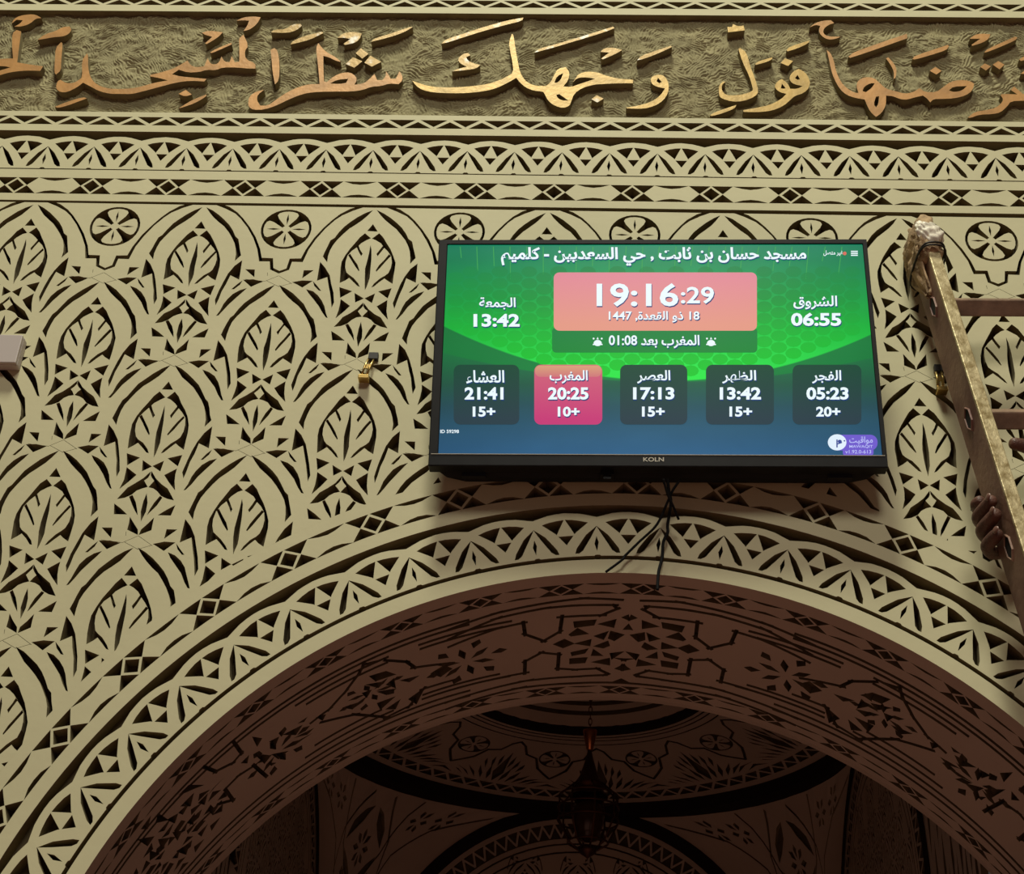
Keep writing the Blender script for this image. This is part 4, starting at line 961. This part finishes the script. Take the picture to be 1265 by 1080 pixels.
# wrapping on the top end
def wrap_mesh(name, t0, t1, grow, amp, m, seed, a_lo=-.5, arc_=(0, 2*PI)):
    rs = random.Random(seed); bm = bmesh.new(); nu, nv = 44, 22; rows = []
    full = abs(arc_[1]-arc_[0]-2*PI) < 1e-6
    for j in range(nv+1):
        row = []
        for i in range(nu+(0 if full else 1)):
            th = arc_[0]+(arc_[1]-arc_[0])*i/nu; t = t0+(t1-t0)*j/nv
            ca, sb = math.cos(th), math.sin(th)
            pw = lambda v: math.copysign(abs(v)**.6, v)
            bul = math.sin(PI*min(1, max(0, j/nv)))**.5
            g = grow*bul+amp*(math.sin(9*th+j*.9+seed)+.7*math.sin(17*th-j*1.3)+.6*math.sin(5*th+.5*j))*(.4+.6*bul)+rs.uniform(-1, 1)*amp*.5
            row.append(bm.verts.new(lpt(t+rs.uniform(-.001, .001)+.006*math.sin(3*th+seed), RW/2+(RW/2+g)*pw(ca), RDp/2+(RDp/2+g)*pw(sb))))
        rows.append(row)
    n = len(rows[0])
    for r0, r1 in zip(rows, rows[1:]):
        for k in range(n if full else n-1): bm.faces.new((r0[k], r0[(k+1) % n], r1[(k+1) % n], r1[k]))
    if full: bm.faces.new(rows[0][::-1]); bm.faces.new(rows[-1])
    return lad_part(name, bm, m, True)
e2 = wrap_mesh('rag_wrapping', t_top-.012, t_top+.115, .017, .0026, M_RAG, 3); e2['label'] = 'brown rag bound round the ladder top'
bm = bmesh.new()
for k in range(2):
    pts = []
    for i in range(25):
        th = 2*PI*i/24; pw = lambda v: math.copysign(abs(v)**.6, v)
        pts.append(lpt(t_top+.098+.006*k+.006*math.sin(th+k), RW/2+(RW/2+.0175)*pw(math.cos(th)), RDp/2+(RDp/2+.0175)*pw(math.sin(th))))
    tube(bm, pts, .0024, 6, False)
lad_part('binding_cord', bm, M_DARKSTEEL, True)
bm = bmesh.new(); rows = []
for j in range(19):
    v = j/18; t = t_top+.07+.125*v; half = (.046*(1-v)**.7+.006); row = []
    for i in range(17):
        u = i/16*2-1
        b_ = RDp*.52+.004+half*u+.006*math.sin(5*v); off = .0185*(1-v*.72)*(1-.35*u*u)+.0022*math.sin(7*u+4*v)+.0016*math.sin(13*u-6*v)
        row.append(bm.verts.new(lpt(t+.004*math.sin(6*u), -off, b_)))
    rows.append(row)
for r0, r1 in zip(rows, rows[1:]):
    for k in range(16): bm.faces.new((r0[k], r0[k+1], r1[k+1], r1[k]))
o_ = lad_part('rag_tail', bm, M_RAG, True); sm_ = o_.modifiers.new('thick', 'SOLIDIFY'); sm_.thickness = .004; sm_.offset = -1
w3 = wrap_mesh('plastic_wrapping', t_top+.010, t_top+.090, .0235, .0016, M_RAGWHITE, 5, arc_=(-2.35, -.15)); w3['label'] = 'white plastic sheet over the rag'
bm = bmesh.new()
for k, (a, b) in enumerate(((.004, .05), (.014, .03), (.02, .06), (.026, .04))): tube(bm, [lpt(t_top+.01, a, b), lpt(t_top-.02, a+.002*k, b), lpt(t_top-.034+.008*(k % 2), a+.004*k-.002, b+.01)], [.010, .009, .004], 6)
lad_part('rag_knot', bm, M_RAG, True)
# ------------------------------------------------------------------ hand on the ladder
hw = []
def hp(u, v, b, off=0.0):      # a point seen at a pixel, at depth b (from the rail's front) measured along LN
    d = Vector(ray(u, v)); o = Vector(CAM); pl = lpt(0, 0, b); t = (pl-o).dot(LN)/d.dot(LN); return o+d*t
def skin_body(name, verts, edges, radii, m, root=0, sub=2):
    me = bpy.data.meshes.new(name); me.from_pydata([tuple(v) for v in verts], edges, []); o = link(name, me, m)
    sk = o.modifiers.new('skin', 'SKIN'); sk.use_smooth_shade = True; sk.branch_smoothing = .4
    for i, r in enumerate(radii): me.skin_vertices[0].data[i].radius = (r, r); me.skin_vertices[0].data[i].use_root = (i == root)
    sb = o.modifiers.new('sub', 'SUBSURF'); sb.levels = sub; sb.render_levels = sub
    bpy.context.view_layer.update()
    ev = bpy.data.meshes.new_from_object(o.evaluated_get(bpy.context.evaluated_depsgraph_get())); bpy.data.objects.remove(o); ev.shade_smooth()
    return ev
BK = RDp+.020          # behind the rail
V, Eg, Rr = [], [], []
def addv(p, r, par=None):
    V.append(Vector(p)); Rr.append(r)
    if par is not None: Eg.append((par, len(V)-1))
    return len(V)-1
th_ = (wp(1222, 634, -.23)-LA).dot(LD)
# palm sits behind the rail, wrist and forearm run off to the right and down
def hb(dt, a, b): return lpt(th_+dt, a, b)
th_ -= .012
wr = addv(hb(-.02, .135, BK+.010), .028)
p1 = addv(hb(-.020, .078, BK+.010), .026, wr)
el = addv(hb(.05, .40, BK+.032), .040, addv(hb(.01, .25, BK+.022), .037, wr)); sh = addv(hb(.34, .64, BK-.08), .050, el)
fing = []
for dt, rad, ks in ((-.064, .0128, 0), (-.031, .0148, 1), (.002, .0150, 2), (.040, .0140, 3)):
    kn = addv(hb(dt*.8-.008, .040, BK+.008), .0125, p1)
    m1 = addv(hb(dt-.004, -.006, BK-.002), rad*1.02, kn)
    m2 = addv(hb(dt-.002, -.026 if ks else -.022, BK-.030), rad*1.05, m1)
    m3 = addv(hb(dt+.001, -.0195, BK-.068 if ks else BK-.042), rad, m2)
    tip = addv(hb(dt+.003, -.0145, (BK-.100 if ks < 3 else BK-.086) if ks else BK-.055), rad*.86, m3)
    fing.append((tip, m3, rad, ks))
tb = addv(hb(-.085, .150, BK-.010), .019, p1)
t2 = addv(hb(-.130, .128, .03), .0165, tb); t3 = addv(hb(-.138, .072, -.006), .0150, t2); t4 = addv(hb(-.140, .034, -.0150), .0128, t3)
body = skin_body('body', V, Eg, Rr, M_SKIN, root=0, sub=2)
per = empty('person', V[0], 'brown bare hand gripping the ladder rail, the person out of frame at the right', 'person')
for v in body.vertices: v.co -= per.location
bo = link('body', body, M_SKIN, per); bo['label'] = 'hand with curled fingers and thumb'
bm = bmesh.new(); q0, q1 = V[el].lerp(V[sh], .25)-per.location, V[sh]-per.location
tube(bm, [q0, q0.lerp(q1, .3), q0.lerp(q1, .6), q1], [.052, .058, .062, .066], 16); sl = bm_obj('sleeve', bm, M_SLEEVE, per, True)
for tip, m3, rad, ks in fing:
    if not ks: continue
    ax = (V[tip]-V[m3]).normalized(); nn = (-LX*.80-LN*.45-LD*.10); nn = (nn-ax*nn.dot(ax)).normalized(); sd = nn.cross(ax)
    c = V[tip]*.95+V[m3]*.05+nn*(rad*.80); bm = bmesh.new()
    rings = []
    for rr, hgt in ((1, -.0012), (.9, .0012), (.5, .0020)):
        rings.append([bm.verts.new(c+ax*(.0095*rr*math.cos(2*PI*k/12))+sd*(.0075*rr*math.sin(2*PI*k/12))+nn*hgt-per.location) for k in range(12)])
    for r0, r1 in zip(rings, rings[1:]):
        for k in range(12): bm.faces.new((r0[k], r0[(k+1) % 12], r1[(k+1) % 12], r1[k]))
    bm.faces.new(rings[-1]); bm_obj('fingernail', bm, M_NAIL, per, True)
# ------------------------------------------------------------------ hanging lantern in the niche
lx, lz = on_wall(729, 903, NY); lzb = on_wall(729, 1062, NY)[1]; lh = lz-lzb
lamp = empty('hanging_lantern', (lx, NY, lzb), 'dark copper lantern hanging under the dome inside the arch', 'lantern')
O0 = (0, 0, 0)
bm = bmesh.new(); lathe(bm, [(.0, lh), (.023, lh), (.022, lh-.006), (.010, lh-.062), (.007, lh-.066), (0, lh-.066)], O0, 20); c_ = bm_obj('canopy_cup', bm, M_COPPER, lamp, True); c_['label'] = 'bright copper funnel at the top'
bm = bmesh.new(); lathe(bm, [(.006, lh-.064), (.010, lh-.085), (.014, lh-.10), (.020, lh-.12), (.030, lh-.15), (.044, lh-.172), (.052, lh-.178), (.048, lh-.186), (.040, lh-.19), (.06, lh-.215)], O0, 24); bm_obj('neck', bm, M_COPPERDARK, lamp, True)
zt, zb = lh-.205, .03
for k in range(8):
    a = k*PI/4+.2; bm = bmesh.new()
    tube(bm, [(.045*math.cos(a), .045*math.sin(a), zt+.03), (.090*math.cos(a), .090*math.sin(a), zt-.01), (.092*math.cos(a), .092*math.sin(a), zt-.085), (.060*math.cos(a), .060*math.sin(a), zb+.02), (.03*math.cos(a), .03*math.sin(a), zb)], .0032, 6)
    bm_obj('cage_bar', bm, M_COPPERDARK, lamp, True)
for z, r in ((zt-.01, .091), (zt-.045, .093), (zt-.085, .093), (zb+.02, .061)):
    bm = bmesh.new(); tube(bm, [(r*math.cos(2*PI*k/32), r*math.sin(2*PI*k/32), z) for k in range(33)], .003, 6, False); bm_obj('cage_ring', bm, M_COPPERDARK, lamp, True)
bm = bmesh.new(); lathe(bm, [(.0, zt-.02), (.042, zt-.025), (.052, zt-.06), (.045, zt-.10), (.03, zb+.03), (0, zb+.02)], O0, 20); bm_obj('glass', bm, M_AMBER, lamp, True)
bm = bmesh.new(); lathe(bm, [(.0, zb+.006), (.032, zb+.004), (.024, zb-.012), (.008, zb-.022), (0, zb-.03)], O0, 16); bm_obj('finial', bm, M_COPPERDARK, lamp, True)
bm = bmesh.new(); ztop = Z2+.30-lzb
n = int((ztop-lh)/.02)
for k in range(n):
    z = lh+.01+k*.02; pts = []
    for q in range(13):
        a = 2*PI*q/12; pts.append((.005*math.cos(a)*(k % 2), .005*math.cos(a)*((k+1) % 2), z+.0125*math.sin(a)))
    tube(bm, pts, .0016, 5, False)
bm_obj('chain', bm, M_COPPERDARK, lamp, True)
